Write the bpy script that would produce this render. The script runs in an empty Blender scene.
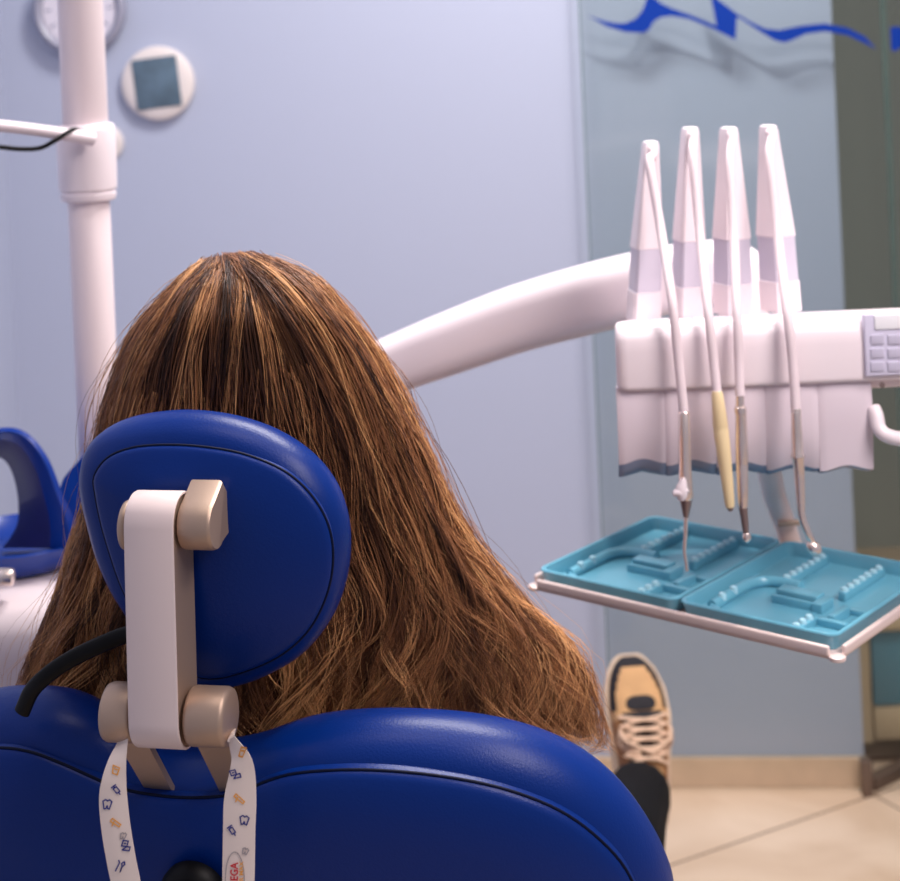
import bpy, bmesh, math, random
import numpy as np
from mathutils import Vector, Matrix, noise
random.seed(7); RNG = np.random.default_rng(11)
PI = math.pi
scene = bpy.context.scene
COL = scene.collection

# ------------------------------------------------------------------ camera model (photo pixel + distance -> world point)
FPX, V0, CAMH, ROLL = 1600.0, -400.0, 1.45, math.radians(2.5)
SR, CR = math.sin(ROLL), math.cos(ROLL)
def uv(px, py):
    dx, dy = px - 450.0, py - 440.5
    return dx * CR - dy * SR, dx * SR + dy * CR - V0
def P(px, py, Y):
    u, v = uv(px, py)
    return Vector((u * Y / FPX, Y, CAMH - v * Y / FPX))
def proj(p):
    u, v = p[0] / p[1] * FPX, (CAMH - p[2]) / p[1] * FPX + V0
    return 450 + u * CR + v * SR, 440.5 - u * SR + v * CR
def onz(px, py, z):
    u, v = uv(px, py); Y = (CAMH - z) * FPX / v
    return Vector((u * Y / FPX, Y, z))

cam = bpy.data.cameras.new('camera'); cam_o = bpy.data.objects.new('camera', cam); COL.objects.link(cam_o)
cam.sensor_fit = 'HORIZONTAL'; cam.sensor_width = 36.0; cam.lens = FPX / 900 * 36
cam.shift_x = -V0 * SR / 900.0; cam.shift_y = V0 * CR / 900.0
cam_o.matrix_world = Matrix(((CR, SR, 0, 0), (0, 0, -1, 0), (-SR, CR, 0, CAMH), (0, 0, 0, 1)))
cam.dof.use_dof = True; cam.dof.focus_distance = 1.30; cam.dof.aperture_fstop = 6.5
scene.camera = cam_o

# ------------------------------------------------------------------ materials
def lin(c):
    return tuple(((x / 255) / 12.92 if x / 255 <= .04045 else ((x / 255 + .055) / 1.055) ** 2.4) for x in c) + (1.0,)
def mat(name, rgb, rough=.5, metal=0.0, spec=.5, bump=0.0, bscale=200, coat=0.0, var=0.0, vscale=8, sheen=0.0):
    m = bpy.data.materials.new(name); m.use_nodes = True
    nt = m.node_tree; b = nt.nodes['Principled BSDF']
    b.inputs['Base Color'].default_value = lin(rgb); b.inputs['Roughness'].default_value = rough
    b.inputs['Metallic'].default_value = metal; b.inputs['Specular IOR Level'].default_value = spec
    b.inputs['Coat Weight'].default_value = coat; b.inputs['Sheen Weight'].default_value = sheen
    tc = nt.nodes.new('ShaderNodeTexCoord')
    if bump:
        n = nt.nodes.new('ShaderNodeTexNoise'); n.inputs['Scale'].default_value = bscale; n.inputs['Detail'].default_value = 3
        nt.links.new(tc.outputs['Object'], n.inputs['Vector'])
        bp = nt.nodes.new('ShaderNodeBump'); bp.inputs['Strength'].default_value = bump; bp.inputs['Distance'].default_value = .002
        nt.links.new(n.outputs['Fac'], bp.inputs['Height']); nt.links.new(bp.outputs['Normal'], b.inputs['Normal'])
    if var:
        n = nt.nodes.new('ShaderNodeTexNoise'); n.inputs['Scale'].default_value = vscale; n.inputs['Detail'].default_value = 6
        nt.links.new(tc.outputs['Object'], n.inputs['Vector'])
        r = nt.nodes.new('ShaderNodeValToRGB')
        c = lin(rgb)
        r.color_ramp.elements[0].position = .3; r.color_ramp.elements[1].position = .7
        r.color_ramp.elements[0].color = tuple(x * (1 - var) for x in c[:3]) + (1,)
        r.color_ramp.elements[1].color = tuple(min(1, x * (1 + var)) for x in c[:3]) + (1,)
        nt.links.new(n.outputs['Fac'], r.inputs['Fac']); nt.links.new(r.outputs['Color'], b.inputs['Base Color'])
    return m
M = {}
M['blue'] = mat('blue leather', (0, 43, 122), .36, spec=.26, bump=.10, bscale=500)
M['seam_shade'] = mat('navy seam', (0, 9, 42), .6, spec=.2)  # near-black navy: crease shade put into the colour of the stitched seams
M['blue2'] = mat('blue plastic', (8, 56, 150), .25)
M['blue_lid'] = mat('smoky violet plastic', (44, 46, 112), .45, spec=.3)
M['white'] = mat('white plastic', (236, 224, 228), .32)
M['white2'] = mat('white enamel', (232, 217, 219), .38)
M['plate'] = mat('matt white cover', (236, 218, 214), .45)
M['grey_band'] = mat('pale grey band', (205, 198, 212), .45)
M['module'] = mat('lilac grey plastic', (219, 206, 214), .45)
M['tint'] = mat('blue grey tinted plastic', (120, 132, 158), .25)
M['champ'] = mat('champagne aluminium', (196, 170, 150), .45, metal=.6, bump=.05, bscale=900)
M['steel'] = mat('brushed steel', (240, 224, 216), .26, metal=.8)
M['steel_dark'] = mat('dark steel', (150, 130, 126), .38, metal=.7)
M['cream'] = mat('cream plastic', (232, 210, 165), .4)
M['hose'] = mat('pale hose rubber', (226, 210, 214), .5)
M['tray'] = mat('turquoise plastic', (104, 172, 194), .22, coat=.2)
M['bump'] = mat('turquoise raised plastic', (170, 215, 228), .15, coat=.5)
M['tray_metal'] = mat('pale enamelled steel', (228, 208, 202), .35, metal=.15)
M['black'] = mat('black rubber', (4, 4, 6), .5, spec=.25)
M['dark'] = mat('dark grey', (45, 45, 52), .5)
M['ribbon'] = mat('white ribbon', (238, 222, 212), .7, bump=.08, bscale=1500)
M['ink_blue'] = mat('navy ink', (38, 48, 130), .6)
M['ink_orange'] = mat('orange ink', (240, 170, 80), .6)
M['ink_red'] = mat('red ink', (205, 30, 45), .6)
M['ink_grey'] = mat('grey ink', (175, 165, 165), .6)
M['skin'] = mat('skin', (220, 170, 145), .5)
M['trouser'] = mat('black denim', (13, 12, 15), .85, spec=.2, bump=.3, bscale=900)
M['shirt'] = mat('dark knit', (52, 50, 60), .85, bump=.3, bscale=500)
M['tan'] = mat('tan suede', (200, 156, 108), .8, bump=.2, bscale=600, var=.08, vscale=30)
M['tan2'] = mat('orange tan suede', (176, 120, 72), .8, bump=.2, bscale=600)
M['shoe_dark'] = mat('black suede', (26, 22, 28), .8)
M['sole'] = mat('cream rubber', (220, 195, 168), .6)
M['lace'] = mat('beige laces', (214, 180, 152), .8)
M['decal'] = mat('blue vinyl', (0, 50, 145), .55, spec=.2)
M['lcd'] = mat('grey lcd', (88, 108, 124), .3, var=.25, vscale=25)
M['ivory'] = mat('ivory plastic', (226, 216, 212), .45)
M['clock_rim'] = mat('grey clock rim', (150, 150, 168), .4)
M['clock_dial'] = mat('pale dial', (222, 216, 226), .5)
M['keypad'] = mat('lilac keypad', (212, 208, 228), .4)
M['key'] = mat('grey keys', (190, 186, 205), .4)
M['display'] = mat('white display', (240, 240, 244), .2)
M['beige'] = mat('beige laminate', (196, 170, 138), .5, var=.05, vscale=12)
M['teal'] = mat('teal laminate', (76, 128, 146), .4)
M['bronze'] = mat('dark bronze', (112, 94, 82), .45, metal=.3)
M['wall'] = mat('lilac blue paint', (176, 183, 204), .6, bump=.03, bscale=60)
M['hall'] = mat('olive grey paint', (172, 175, 162), .7)
M['baseboard'] = mat('beige stone skirting', (206, 180, 152), .5, var=.06, vscale=20)
M['glass_edge'] = mat('green glass edge', (82, 108, 102), .2)
M['chair_base'] = mat('white chair base', (228, 222, 222), .4)

def glass_mat():
    m = bpy.data.materials.new('green tinted glass'); m.use_nodes = True
    nt = m.node_tree; nt.nodes.clear()
    out = nt.nodes.new('ShaderNodeOutputMaterial'); mix = nt.nodes.new('ShaderNodeMixShader')
    tr = nt.nodes.new('ShaderNodeBsdfTransparent'); tr.inputs['Color'].default_value = (.89, .918, .908, 1)
    gl = nt.nodes.new('ShaderNodeBsdfGlossy'); gl.inputs['Roughness'].default_value = .08
    lw = nt.nodes.new('ShaderNodeLayerWeight'); pw = nt.nodes.new('ShaderNodeMath'); pw.operation = 'POWER'; pw.inputs[1].default_value = 5
    nt.links.new(lw.outputs['Facing'], pw.inputs[0])
    fr = nt.nodes.new('ShaderNodeMath'); fr.operation = 'MULTIPLY_ADD'; fr.inputs[1].default_value = .5; fr.inputs[2].default_value = .025
    nt.links.new(pw.outputs[0], fr.inputs[0])
    nt.links.new(fr.outputs[0], mix.inputs['Fac']); nt.links.new(tr.outputs['BSDF'], mix.inputs[1])
    nt.links.new(gl.outputs['BSDF'], mix.inputs[2]); nt.links.new(mix.outputs['Shader'], out.inputs['Surface'])
    return m
M['glass'] = glass_mat()

def floor_mat(org, ang):
    m = bpy.data.materials.new('beige stone tiles'); m.use_nodes = True
    nt = m.node_tree; b = nt.nodes['Principled BSDF']; b.inputs['Roughness'].default_value = .32
    tc = nt.nodes.new('ShaderNodeTexCoord'); mp = nt.nodes.new('ShaderNodeMapping'); mp.vector_type = 'TEXTURE'
    mp.inputs['Location'].default_value = (org[0], org[1], 0); mp.inputs['Rotation'].default_value = (0, 0, ang)
    nt.links.new(tc.outputs['Object'], mp.inputs['Vector'])
    br = nt.nodes.new('ShaderNodeTexBrick'); br.offset = 0; br.squash = 1
    br.inputs['Scale'].default_value = 1; br.inputs['Brick Width'].default_value = .9; br.inputs['Row Height'].default_value = .6
    br.inputs['Mortar Size'].default_value = .0028; br.inputs['Mortar Smooth'].default_value = .3
    br.inputs['Mortar'].default_value = lin((110, 86, 68))
    nt.links.new(mp.outputs['Vector'], br.inputs['Vector'])
    n = nt.nodes.new('ShaderNodeTexNoise'); n.inputs['Scale'].default_value = 3.5; n.inputs['Detail'].default_value = 8; n.inputs['Distortion'].default_value = 1.2
    nt.links.new(tc.outputs['Object'], n.inputs['Vector'])
    r = nt.nodes.new('ShaderNodeValToRGB'); r.color_ramp.elements[0].position = .3; r.color_ramp.elements[1].position = .72
    r.color_ramp.elements[0].color = lin((205, 178, 150)); r.color_ramp.elements[1].color = lin((228, 205, 180))
    nt.links.new(n.outputs['Fac'], r.inputs['Fac'])
    nt.links.new(r.outputs['Color'], br.inputs['Color1']); nt.links.new(r.outputs['Color'], br.inputs['Color2'])
    nt.links.new(br.outputs['Color'], b.inputs['Base Color'])
    return m

def hair_mat():
    m = bpy.data.materials.new('brown hair'); m.use_nodes = True
    nt = m.node_tree; b = nt.nodes['Principled BSDF']
    b.inputs['Roughness'].default_value = .36; b.inputs['Specular IOR Level'].default_value = .45
    at = nt.nodes.new('ShaderNodeAttribute'); at.attribute_name = 'tone'
    r = nt.nodes.new('ShaderNodeValToRGB'); e = r.color_ramp.elements
    e[0].position = 0; e[0].color = lin((50, 29, 20)); e[1].position = 1; e[1].color = lin((236, 178, 120))
    x = e.new(.35); x.color = lin((108, 68, 45)); x = e.new(.7); x.color = lin((174, 118, 77))
    nt.links.new(at.outputs['Fac'], r.inputs['Fac']); nt.links.new(r.outputs['Color'], b.inputs['Base Color'])
    return m
M['hair'] = hair_mat()

# ------------------------------------------------------------------ object helpers
def link(o, parent=None):
    COL.objects.link(o)
    if parent: o.parent = parent
    return o
def mesh_obj(name, verts, faces, m, parent=None, smooth=True, mats=None, fmat=None, angle=None):
    me = bpy.data.meshes.new(name)
    inv = parent.matrix_world.inverted() if False else None
    me.from_pydata([tuple(v) for v in verts], [], [tuple(f) for f in faces])
    for mm in (mats or [m]): me.materials.append(mm)
    if fmat is not None: me.polygons.foreach_set('material_index', fmat)
    bm = bmesh.new(); bm.from_mesh(me); bmesh.ops.recalc_face_normals(bm, faces=bm.faces); bm.to_mesh(me); bm.free()
    if smooth: me.polygons.foreach_set('use_smooth', [True] * len(me.polygons))
    if angle is not None: me.set_sharp_from_angle(angle=math.radians(angle))
    o = bpy.data.objects.new(name, me)
    return link_world(o, parent)
def root_of(o):
    while o.parent: o = o.parent
    return o
def link_world(o, parent):
    """mesh vertices are in world space; shift them so the origin is that of the top-level thing"""
    COL.objects.link(o)
    if parent:
        off = root_of(parent).location
        if o.type == 'MESH': o.data.transform(Matrix.Translation(-off))
        o.parent = parent
    return o
def thing(name, label, cat, loc=(0, 0, 0), group=None, kind=None):
    o = bpy.data.objects.new(name, None); o.location = loc; o.empty_display_size = .05
    COL.objects.link(o); return tag(o, label, cat, group, kind)
def tag(o, label, cat, group=None, kind=None):
    o['label'] = label; o['category'] = cat
    if group: o['group'] = group
    if kind: o['kind'] = kind
    return o
def struct(o, label, cat):
    return tag(o, label, cat, None, 'structure')

class MB:
    """collects shapes of one part"""
    def __init__(s): s.v = []; s.f = []; s.fm = []
    def add(s, verts, faces, mi=0):
        o = len(s.v); s.v += [Vector(v) for v in verts]; s.f += [tuple(i + o for i in f) for f in faces]; s.fm += [mi] * len(faces); return s
    def build(s, name, m, parent=None, smooth=True, angle=40):
        mats = m if isinstance(m, list) else [m]
        return mesh_obj(name, s.v, s.f, None, parent, smooth, mats, s.fm, angle)
def loft_vf(rings, closed=True, cap=True):
    v = []; f = []; n = len(rings[0])
    for r in rings: v += list(r)
    for i in range(len(rings) - 1):
        for j in range(n if closed else n - 1):
            k = (j + 1) % n
            f.append((i * n + j, i * n + k, (i + 1) * n + k, (i + 1) * n + j))
    if cap and closed:
        for i in (0, len(rings) - 1):
            c = sum((Vector(p) for p in rings[i]), Vector()) / n
            v.append(c); ci = len(v) - 1
            for j in range(n): f.append((ci, i * n + j, i * n + (j + 1) % n))
    return v, f
def catmull(pts, n, closed=False):
    pts = [Vector(p) for p in pts]; out = []; L = len(pts)
    segs = L if closed else L - 1
    for i in range(segs):
        if closed: a, b, c, d = (pts[(i + k) % L] for k in (-1, 0, 1, 2))
        else:
            b, c = pts[i], pts[i + 1]; a = pts[i - 1] if i else b * 2 - c; d = pts[i + 2] if i + 2 < L else c * 2 - b
        for k in range(n):
            t = k / n
            out.append(.5 * ((2 * b) + (c - a) * t + (2 * a - 5 * b + 4 * c - d) * t * t + (3 * b - a - 3 * c + d) * t ** 3))
    if not closed: out.append(pts[-1])
    return out
def resample(pts, n, closed=True):
    pts = [Vector(p) for p in pts]
    q = pts + [pts[0]] if closed else pts
    d = [0]
    for a, b in zip(q, q[1:]): d.append(d[-1] + (b - a).length)
    out = []; j = 0
    for i in range(n):
        t = d[-1] * i / (n if closed else n - 1)
        while j < len(d) - 2 and d[j + 1] < t: j += 1
        w = (t - d[j]) / max(1e-9, d[j + 1] - d[j]); out.append(q[j].lerp(q[j + 1], min(1, w)))
    return out
def frames(path):
    path = [Vector(p) for p in path]; n = len(path); T = []
    for i in range(n): T.append((path[min(i + 1, n - 1)] - path[max(i - 1, 0)]).normalized())
    ref = Vector((0, 0, 1)) if abs(T[0].z) < .9 else Vector((1, 0, 0))
    u = T[0].cross(ref).normalized(); out = []
    for t in T:
        u = (u - t * u.dot(t)).normalized(); out.append((u, t.cross(u)))
    return out
def tube_vf(path, rad, n=12, cap=True, squash=(1, 1)):
    rings = []
    path = [Vector(p) for p in path]
    for i, (p, (u, w)) in enumerate(zip(path, frames(path))):
        r = rad[i] if isinstance(rad, (list, tuple)) else rad
        rings.append([p + u * (r * squash[0] * math.cos(a)) + w * (r * squash[1] * math.sin(a)) for a in (2 * PI * k / n for k in range(n))])
    return loft_vf(rings, True, cap)
def cyl_between(mb, a, b, r, n=32, bev=.003, mi=0):
    a, b = Vector(a), Vector(b); d = (b - a).normalized()
    pts = [a, a + d * bev * .3, a + d * bev, b - d * bev, b - d * bev * .3, b]
    mb.add(*tube_vf(pts, [r - bev, r - bev * .3, r, r, r - bev * .3, r - bev], n), mi); return mb
def rbox(mb, c, ax, half, bev=.003, seg=3, mi=0):
    """rounded box: centre c, axes ax (three unit vectors), half sizes"""
    bm = bmesh.new(); bmesh.ops.create_cube(bm, size=2)
    for v in bm.verts: v.co = Vector((v.co.x * half[0], v.co.y * half[1], v.co.z * half[2]))
    if bev: bmesh.ops.bevel(bm, geom=bm.edges[:], offset=bev, segments=seg, profile=.5, affect='EDGES')
    bm.verts.ensure_lookup_table(); bm.verts.index_update()
    c = Vector(c); vs = [c + ax[0] * v.co.x + ax[1] * v.co.y + ax[2] * v.co.z for v in bm.verts]
    fs = [[v.index for v in f.verts] for f in bm.faces]; bm.free()
    mb.add(vs, fs, mi); return mb
XYZ = (Vector((1, 0, 0)), Vector((0, 1, 0)), Vector((0, 0, 1)))
def box(mb, lo, hi, bev=0.0, seg=2, mi=0):
    lo, hi = Vector(lo), Vector(hi)
    return rbox(mb, (lo + hi) / 2, XYZ, (hi - lo) / 2, bev, seg, mi)
def inset(poly, d):
    """2-D polygon moved inwards by d along its normals (counter-clockwise or clockwise)"""
    n = len(poly); A = sum(poly[i][0] * poly[(i + 1) % n][1] - poly[(i + 1) % n][0] * poly[i][1] for i in range(n)); sg = 1 if A > 0 else -1
    out = []
    for i in range(n):
        t = (poly[(i + 2) % n] - poly[i - 2]); t = Vector((t[0], t[1])).normalized()
        out.append(Vector((poly[i][0] - sg * t[1] * d, poly[i][1] + sg * t[0] * d)))
    return out
def pillow_vf(poly, levels, fr):
    """rings of a closed cushion: level = (inset, depth) or ('s', scale, depth) measured from the last inset ring; fr maps (w, v, depth)"""
    rings = []; last = poly
    for L in levels:
        if L[0] == 's':
            c = sum(last, Vector((0, 0))) / len(last); q = [c + (p - c) * L[1] for p in last]; dep = L[2]
        else:
            q = inset(poly, L[0]) if L[0] else poly; last = q; dep = L[1]
        rings.append([fr(p[0], p[1], dep) for p in q])
    return loft_vf(rings, True, True)

def disc_rings(c, n, prof, seg=48):
    u = n.cross(Vector((0, 0, 1)) if abs(n.z) < .95 else Vector((0, 1, 0))).normalized(); v = u.cross(n)
    return [[c + n * d + u * (r * math.cos(a)) + v * (r * math.sin(a)) for a in (2 * PI * k / seg for k in range(seg))] for r, d in prof], u, v
def lathe(mb, c, n, prof, seg=48, mi=0):
    r, _, _ = disc_rings(c, n, prof, seg); mb.add(*loft_vf(r), mi); return mb

# ------------------------------------------------------------------ lights and world
w = bpy.data.worlds.new('world'); scene.world = w; w.use_nodes = True
bg = w.node_tree.nodes['Background']; bg.inputs['Color'].default_value = (.80, .80, 1.0, 1); bg.inputs['Strength'].default_value = .32
def area(name, loc, size, power, color=(1, 1, 1), to=(0, 0, -1)):
    l = bpy.data.lights.new(name, 'AREA'); l.shape = 'RECTANGLE'; l.size, l.size_y = size; l.energy = power; l.color = color
    o = bpy.data.objects.new(name, l); o.location = loc; COL.objects.link(o)
    o.rotation_euler = Vector(to).to_track_quat('-Z', 'Y').to_euler(); return o
area('ceiling_or_fill_light', (.12, 2.25, 2.62), (.55, .3), 30, (1, .95, .93))
area('ceiling_or_fill_light', (.55, 1.95, 2.62), (.09, .09), 22, (1, .93, .90))
area('ceiling_or_fill_light', (-.1, 1.0, 2.62), (.6, .5), 5, (1, .86, .78), (0, .1, -1))
area('ceiling_or_fill_light', (.95, .9, 2.5), (.5, .4), 11, (1, .86, .82), (-.35, .8, -1.25))

o = area('ceiling_or_fill_light', (1.2, .5, 2.35), (.9, .7), 4.2, (1, .90, .90), (-.75, 1.15, -1.2)); o.data.spread = math.radians(56)  # added fill with no lamp behind it, brightens the delivery unit front
# ------------------------------------------------------------------ room
def wallY(X): return 3.08 - .093 * (X - .38)
XW0 = -.86; XW1 = P(849, 400, 3.04).x
def wall_panel(name, x0, x1, z0, z1, m, off=0.0, th=.12):
    mb = MB(); n = Vector((.093, 1, 0)).normalized()
    vs = []
    for (x, z) in ((x0, z0), (x1, z0), (x1, z1), (x0, z1)):
        for d in (0, th): vs.append(Vector((x, wallY(x) - off, z)) + n * d)
    mb.add(vs, [(0, 2, 4, 6), (1, 3, 5, 7), (0, 1, 3, 2), (2, 3, 5, 4), (4, 5, 7, 6), (6, 7, 1, 0)])
    return mb.build(name, m, None, False, None)
wb = struct(wall_panel('wall_back', XW0, XW1, 0, 2.7, M['wall']), 'lilac blue painted back wall of the surgery', 'wall')
wl = MB(); box(wl, (XW0 - .12, .3, 0), (XW0, wallY(XW0) + .12, 2.7)); struct(wl.build('wall_left', M['wall'], None, False, None), 'pale blue painted side wall at the left edge', 'wall')
a_, b_ = onz(868, 797, 0), onz(680, 862, 0)
ang = math.atan2(a_.y - b_.y, a_.x - b_.x)
fl = MB(); box(fl, (-2.2, -.4, -.05), (3.2, 6.0, 0)); struct(fl.build('floor', floor_mat((b_.x - .45 * math.cos(ang), b_.y - .45 * math.sin(ang)), ang), None, False, None), 'beige polished stone tile floor with thin dark joints', 'floor')
struct(wall_panel('baseboard_back', XW0 + .001, XW1 - .001, .001, .056, M['baseboard'], .013, .0125), 'low beige stone skirting along the back wall', 'baseboard')
hw = MB(); box(hw, (.2, 4.15, 0), (3.0, 4.25, 2.7)); struct(hw.build('wall_hall', M['hall'], None, False, None), 'olive grey wall of the passage beyond the glass', 'wall')

# low cabinet seen under the tray, beyond the wall end
cx0, cx1 = P(855, 700, 3.11).x, P(855, 700, 3.11).x + .55
cab = thing('low_cabinet', 'low beige cabinet with teal front standing beyond the wall end', 'cabinet', (cx0, 3.11, 0))
zt = .27; Yc = 3.11
mb = MB(); box(mb, (cx0, Yc, .05), (cx0 + .032, Yc + .4, zt)); box(mb, (cx1 - .035, Yc, .05), (cx1, Yc + .4, zt)); box(mb, (cx0 + .036, Yc + .02, .052), (cx1 - .036, Yc + .4, zt - .02)); mb.build('body', M['beige'], cab, False, None)
mb = MB(); box(mb, (cx0 - .01, Yc - .015, zt), (cx1 + .01, Yc + .41, zt + .025), .004); mb.build('top', M['beige'], cab)
mb = MB(); box(mb, (cx0 + .036, Yc - .002, .122), (cx1 - .036, Yc + .018, zt - .001), .002); mb.build('door', M['teal'], cab)
mb = MB(); box(mb, (cx0 + .036, Yc - .002, .055), (cx1 - .036, Yc + .018, .118), .002); mb.build('drawer', M['beige'], cab)
mb = MB(); box(mb, (cx0 + .005, Yc + .03, 0), (cx1 - .005, Yc + .39, .05)); mb.build('plinth', M['bronze'], cab, False, None)

# dark floor channel at the passage
c0 = onz(863, 797, 0); c1 = onz(872, 797, 0)
cd = Vector((.80, .60, 0)).normalized(); cn = Vector((cd.y, -cd.x, 0))
mb = MB(); rbox(mb, c0 + cd * .35 + Vector((.015, .02, .013)), (cd, cn, XYZ[2]), (.34, .012, .0125), .002)
struct(mb.build('trim_1', M['bronze']), 'dark bronze floor channel at the passage edge', 'trim')
mb = MB(); rbox(mb, c0 + Vector((.010, .008, .034)), XYZ, (.010, .010, .034), .002)
o = mb.build('floor_clamp', M['bronze'])
tag(o, 'small dark metal clamp standing on the floor at the skirting end', 'clamp')
mb = MB(); rbox(mb, c0 + cd * .36 + cn * .20 + Vector((.03, .01, .004)), (cd, cn, XYZ[2]), (.33, .165, .004), .003)
o = mb.build('floor_mat', M['dark']); tag(o, 'dark doormat lying by the bronze floor channel', 'mat')

# ------------------------------------------------------------------ glass panels with wave decal
GO = .052
def gpt(px, py, off):
    """photo point on the plane that stands off the back wall"""
    u, v = uv(px, py); k = u / FPX            # X = k*Y ; Y = wallY(X)-off
    Y = (3.08 + .093 * .38 - off) / (1 + .093 * k); return Vector((k * Y, Y, CAMH - v * Y / FPX))
GN = Vector((.093, 1, 0)).normalized()
def flat_prism(mb, pts, th, mi=0, nrm=GN):
    n = len(pts); vs = [Vector(p) for p in pts] + [Vector(p) - nrm * th for p in pts]
    from mathutils.geometry import tessellate_polygon
    tris = tessellate_polygon([[Vector(p) for p in pts]])
    fs = [tuple(t) for t in tris] + [tuple(i + n for i in t) for t in tris] + [(i, (i + 1) % n, (i + 1) % n + n, i + n) for i in range(n)]
    mb.add(vs, fs, mi); return mb
gz = gpt(760, 755, GO).z
def glass_panel(pl, pr, label, gz):
    xl, xr = pl.x, pr.x
    t = thing('glass_panel', label, 'glass panel', (xl, wallY(xl) - GO, gz), 'green tinted glass panels before the wall')
    def q(x, z, d=0): return Vector((x, wallY(x) - GO, z)) + GN * d
    mb = MB(); vs = [q(xl, gz), q(xr, gz), q(xr, 2.45), q(xl, 2.45)]; flat_prism(mb, vs, .008); mb.build('pane', M['glass'], t, False, None)
    for x in (xl, xr):
        e = MB(); flat_prism(e, [q(x - .0012, gz, .0005), q(x + .0012, gz, .0005), q(x + .0012, 2.45, .0005), q(x - .0012, 2.45, .0005)], .009); e.build('edge', M['glass_edge'], t, False, None)
    return t
gl = gpt(590, 250, GO); jr = gpt(893, 250, GO)
g1 = glass_panel(gl, jr - Vector((.003, 0, 0)), 'wide green tinted glass panel with the long blue wave, before the wall', gz)
for x_ in (gl.x + .08, XW1 - .06):
    for z_ in (1.98, 2.3):
        mb = MB(); a = Vector((x_, wallY(x_), z_)); lathe(mb, a - GN * .0005, -GN, [(.011, 0), (.011, GO - .0085), (.004, GO - .0085)], 24); mb.build('standoff', M['steel'], g1)
g2 = glass_panel(jr + Vector((.003, 0, 0)), jr + Vector((.62, 0, 0)), 'green tinted glass panel at the right edge with the end of a wave', .0005)
top = [(78, 40), (105, 50), (130, 57), (158, 62), (180, 61), (205, 50), (222, 30), (232, 5), (240, -22), (270, 8), (300, 22), (350, 40), (417, 68), (412, 40), (400, -20), (425, 2), (470, 36), (510, 60), (545, 76), (580, 80), (640, 68), (700, 62), (760, 74), (805, 97), (835, 130)]
bot = [(800, 112), (760, 93), (700, 83), (650, 90), (615, 106), (595, 113), (570, 107), (520, 76), (485, 52), (470, 44), (467, 105), (440, 92), (400, 72), (345, 50), (300, 42), (270, 46), (252, 58), (240, 80), (225, 87), (180, 85), (130, 70)]
def decal(t, pts, off=GO + .009):
    mb = MB(); flat_prism(mb, [gpt(557 + x * 1.012 / 2.647, y / 2.647, off) for x, y in pts], .0008); mb.build('wave_decal', M['decal'], t, False, None)
decal(g1, top + bot)
decal(g2, [(872, 72), (890, 70), (920, 80), (960, 100), (1040, 150), (1000, 150), (940, 125), (905, 122), (880, 138), (874, 128)])

# ------------------------------------------------------------------ things on the back wall
WN = -GN
c = gpt(159.5, 83, .0005); pm = 3.1 / FPX
th = thing('thermostat', 'round ivory thermostat with grey screen on the back wall', 'thermostat', c)
mb = MB(); lathe(mb, c, WN, [(.0705, 0), (.0735, .008), (.072, .016), (.065, .020), (.05, .0215)]); mb.build('housing', M['ivory'], th)
u_ = GN.cross(Vector((0, 0, 1))).normalized(); u_ = -u_ if u_.x < 0 else u_
u2 = (u_ * math.cos(math.radians(5)) + Vector((0, 0, 1)) * math.sin(math.radians(5))); v2 = WN.cross(u2); v2 = v2 if v2.z > 0 else -v2
mb = MB(); rbox(mb, c + WN * .021 + v2 * .001, (u2, v2, WN), (.0455, .050, .003), .0028); mb.build('screen', M['lcd'], th)
c = gpt(83, 9, .0005)
ck = thing('wall_clock', 'round grey rimmed wall clock behind the white lamp pole', 'clock', c)
mb = MB(); lathe(mb, c, WN, [(.086, 0), (.092, .012), (.092, .03), (.084, .036), (.076, .030), (.075, .024)]); mb.build('rim', M['clock_rim'], ck)
mb = MB(); lathe(mb, c, WN, [(.074, .0), (.074, .0255), (.03, .0256)]); mb.build('dial', M['clock_dial'], ck)
for k in range(12):
    mb = MB()
    a = k * PI / 6; d = u_ * math.cos(a) + Vector((0, 0, 1)) * math.sin(a)
    rbox(mb, c + WN * .026 + d * .062, (d, WN.cross(d), WN), (.006, .0018, .0008), 0)
    mb.build('hour_mark', M['clock_rim'], ck)
for a, l in ((2.2, .035), (.4, .052)):
    mb = MB(); d = u_ * math.cos(a) + Vector((0, 0, 1)) * math.sin(a); rbox(mb, c + WN * .028 + d * l / 2, (d, WN.cross(d), WN), (l / 2, .0022, .0008), 0); mb.build('hand', M['dark'], ck)
c = gpt(106, 143, .0005)
mb = MB(); lathe(mb, c, WN, [(.036, 0), (.036, .010), (.032, .014), (.02, .015)]); lathe(mb, c + WN * .014, WN, [(.014, 0), (.013, .004), (.008, .005)])
o = mb.build('wall_button', M['ivory']); tag(o, 'small round ivory button on the wall half behind the pole collar', 'button')

# ------------------------------------------------------------------ dental unit on the left
du = thing('dental_unit', 'white rounded dental unit cabinet beside the blue chair', 'dental unit', (-.6, 1.93, 0))
def sup_ring(cx, cy, ax, ay, z, n=64, e=.28):
    out = []
    for k in range(n):
        t = 2 * PI * k / n; c_, s_ = math.cos(t), math.sin(t)
        out.append(Vector((cx + ax * math.copysign(abs(c_) ** e, c_), cy + ay * math.copysign(abs(s_) ** e, s_), z)))
    return out
zt = .832
mb = MB(); mb.add(*loft_vf([sup_ring(-.61, 1.935, .21, .11, .02), sup_ring(-.61, 1.935, .22, .12, .3), sup_ring(-.61, 1.935, .225, .125, .62), sup_ring(-.61, 1.935, .236, .132, .72), sup_ring(-.61, 1.935, .240, .137, .77), sup_ring(-.61, 1.935, .238, .135, .800), sup_ring(-.61, 1.935, .228, .125, .820), sup_ring(-.61, 1.935, .21, .105, zt - .002), sup_ring(-.61, 1.935, .17, .07, zt)])); mb.build('body', M['white2'], du)
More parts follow.
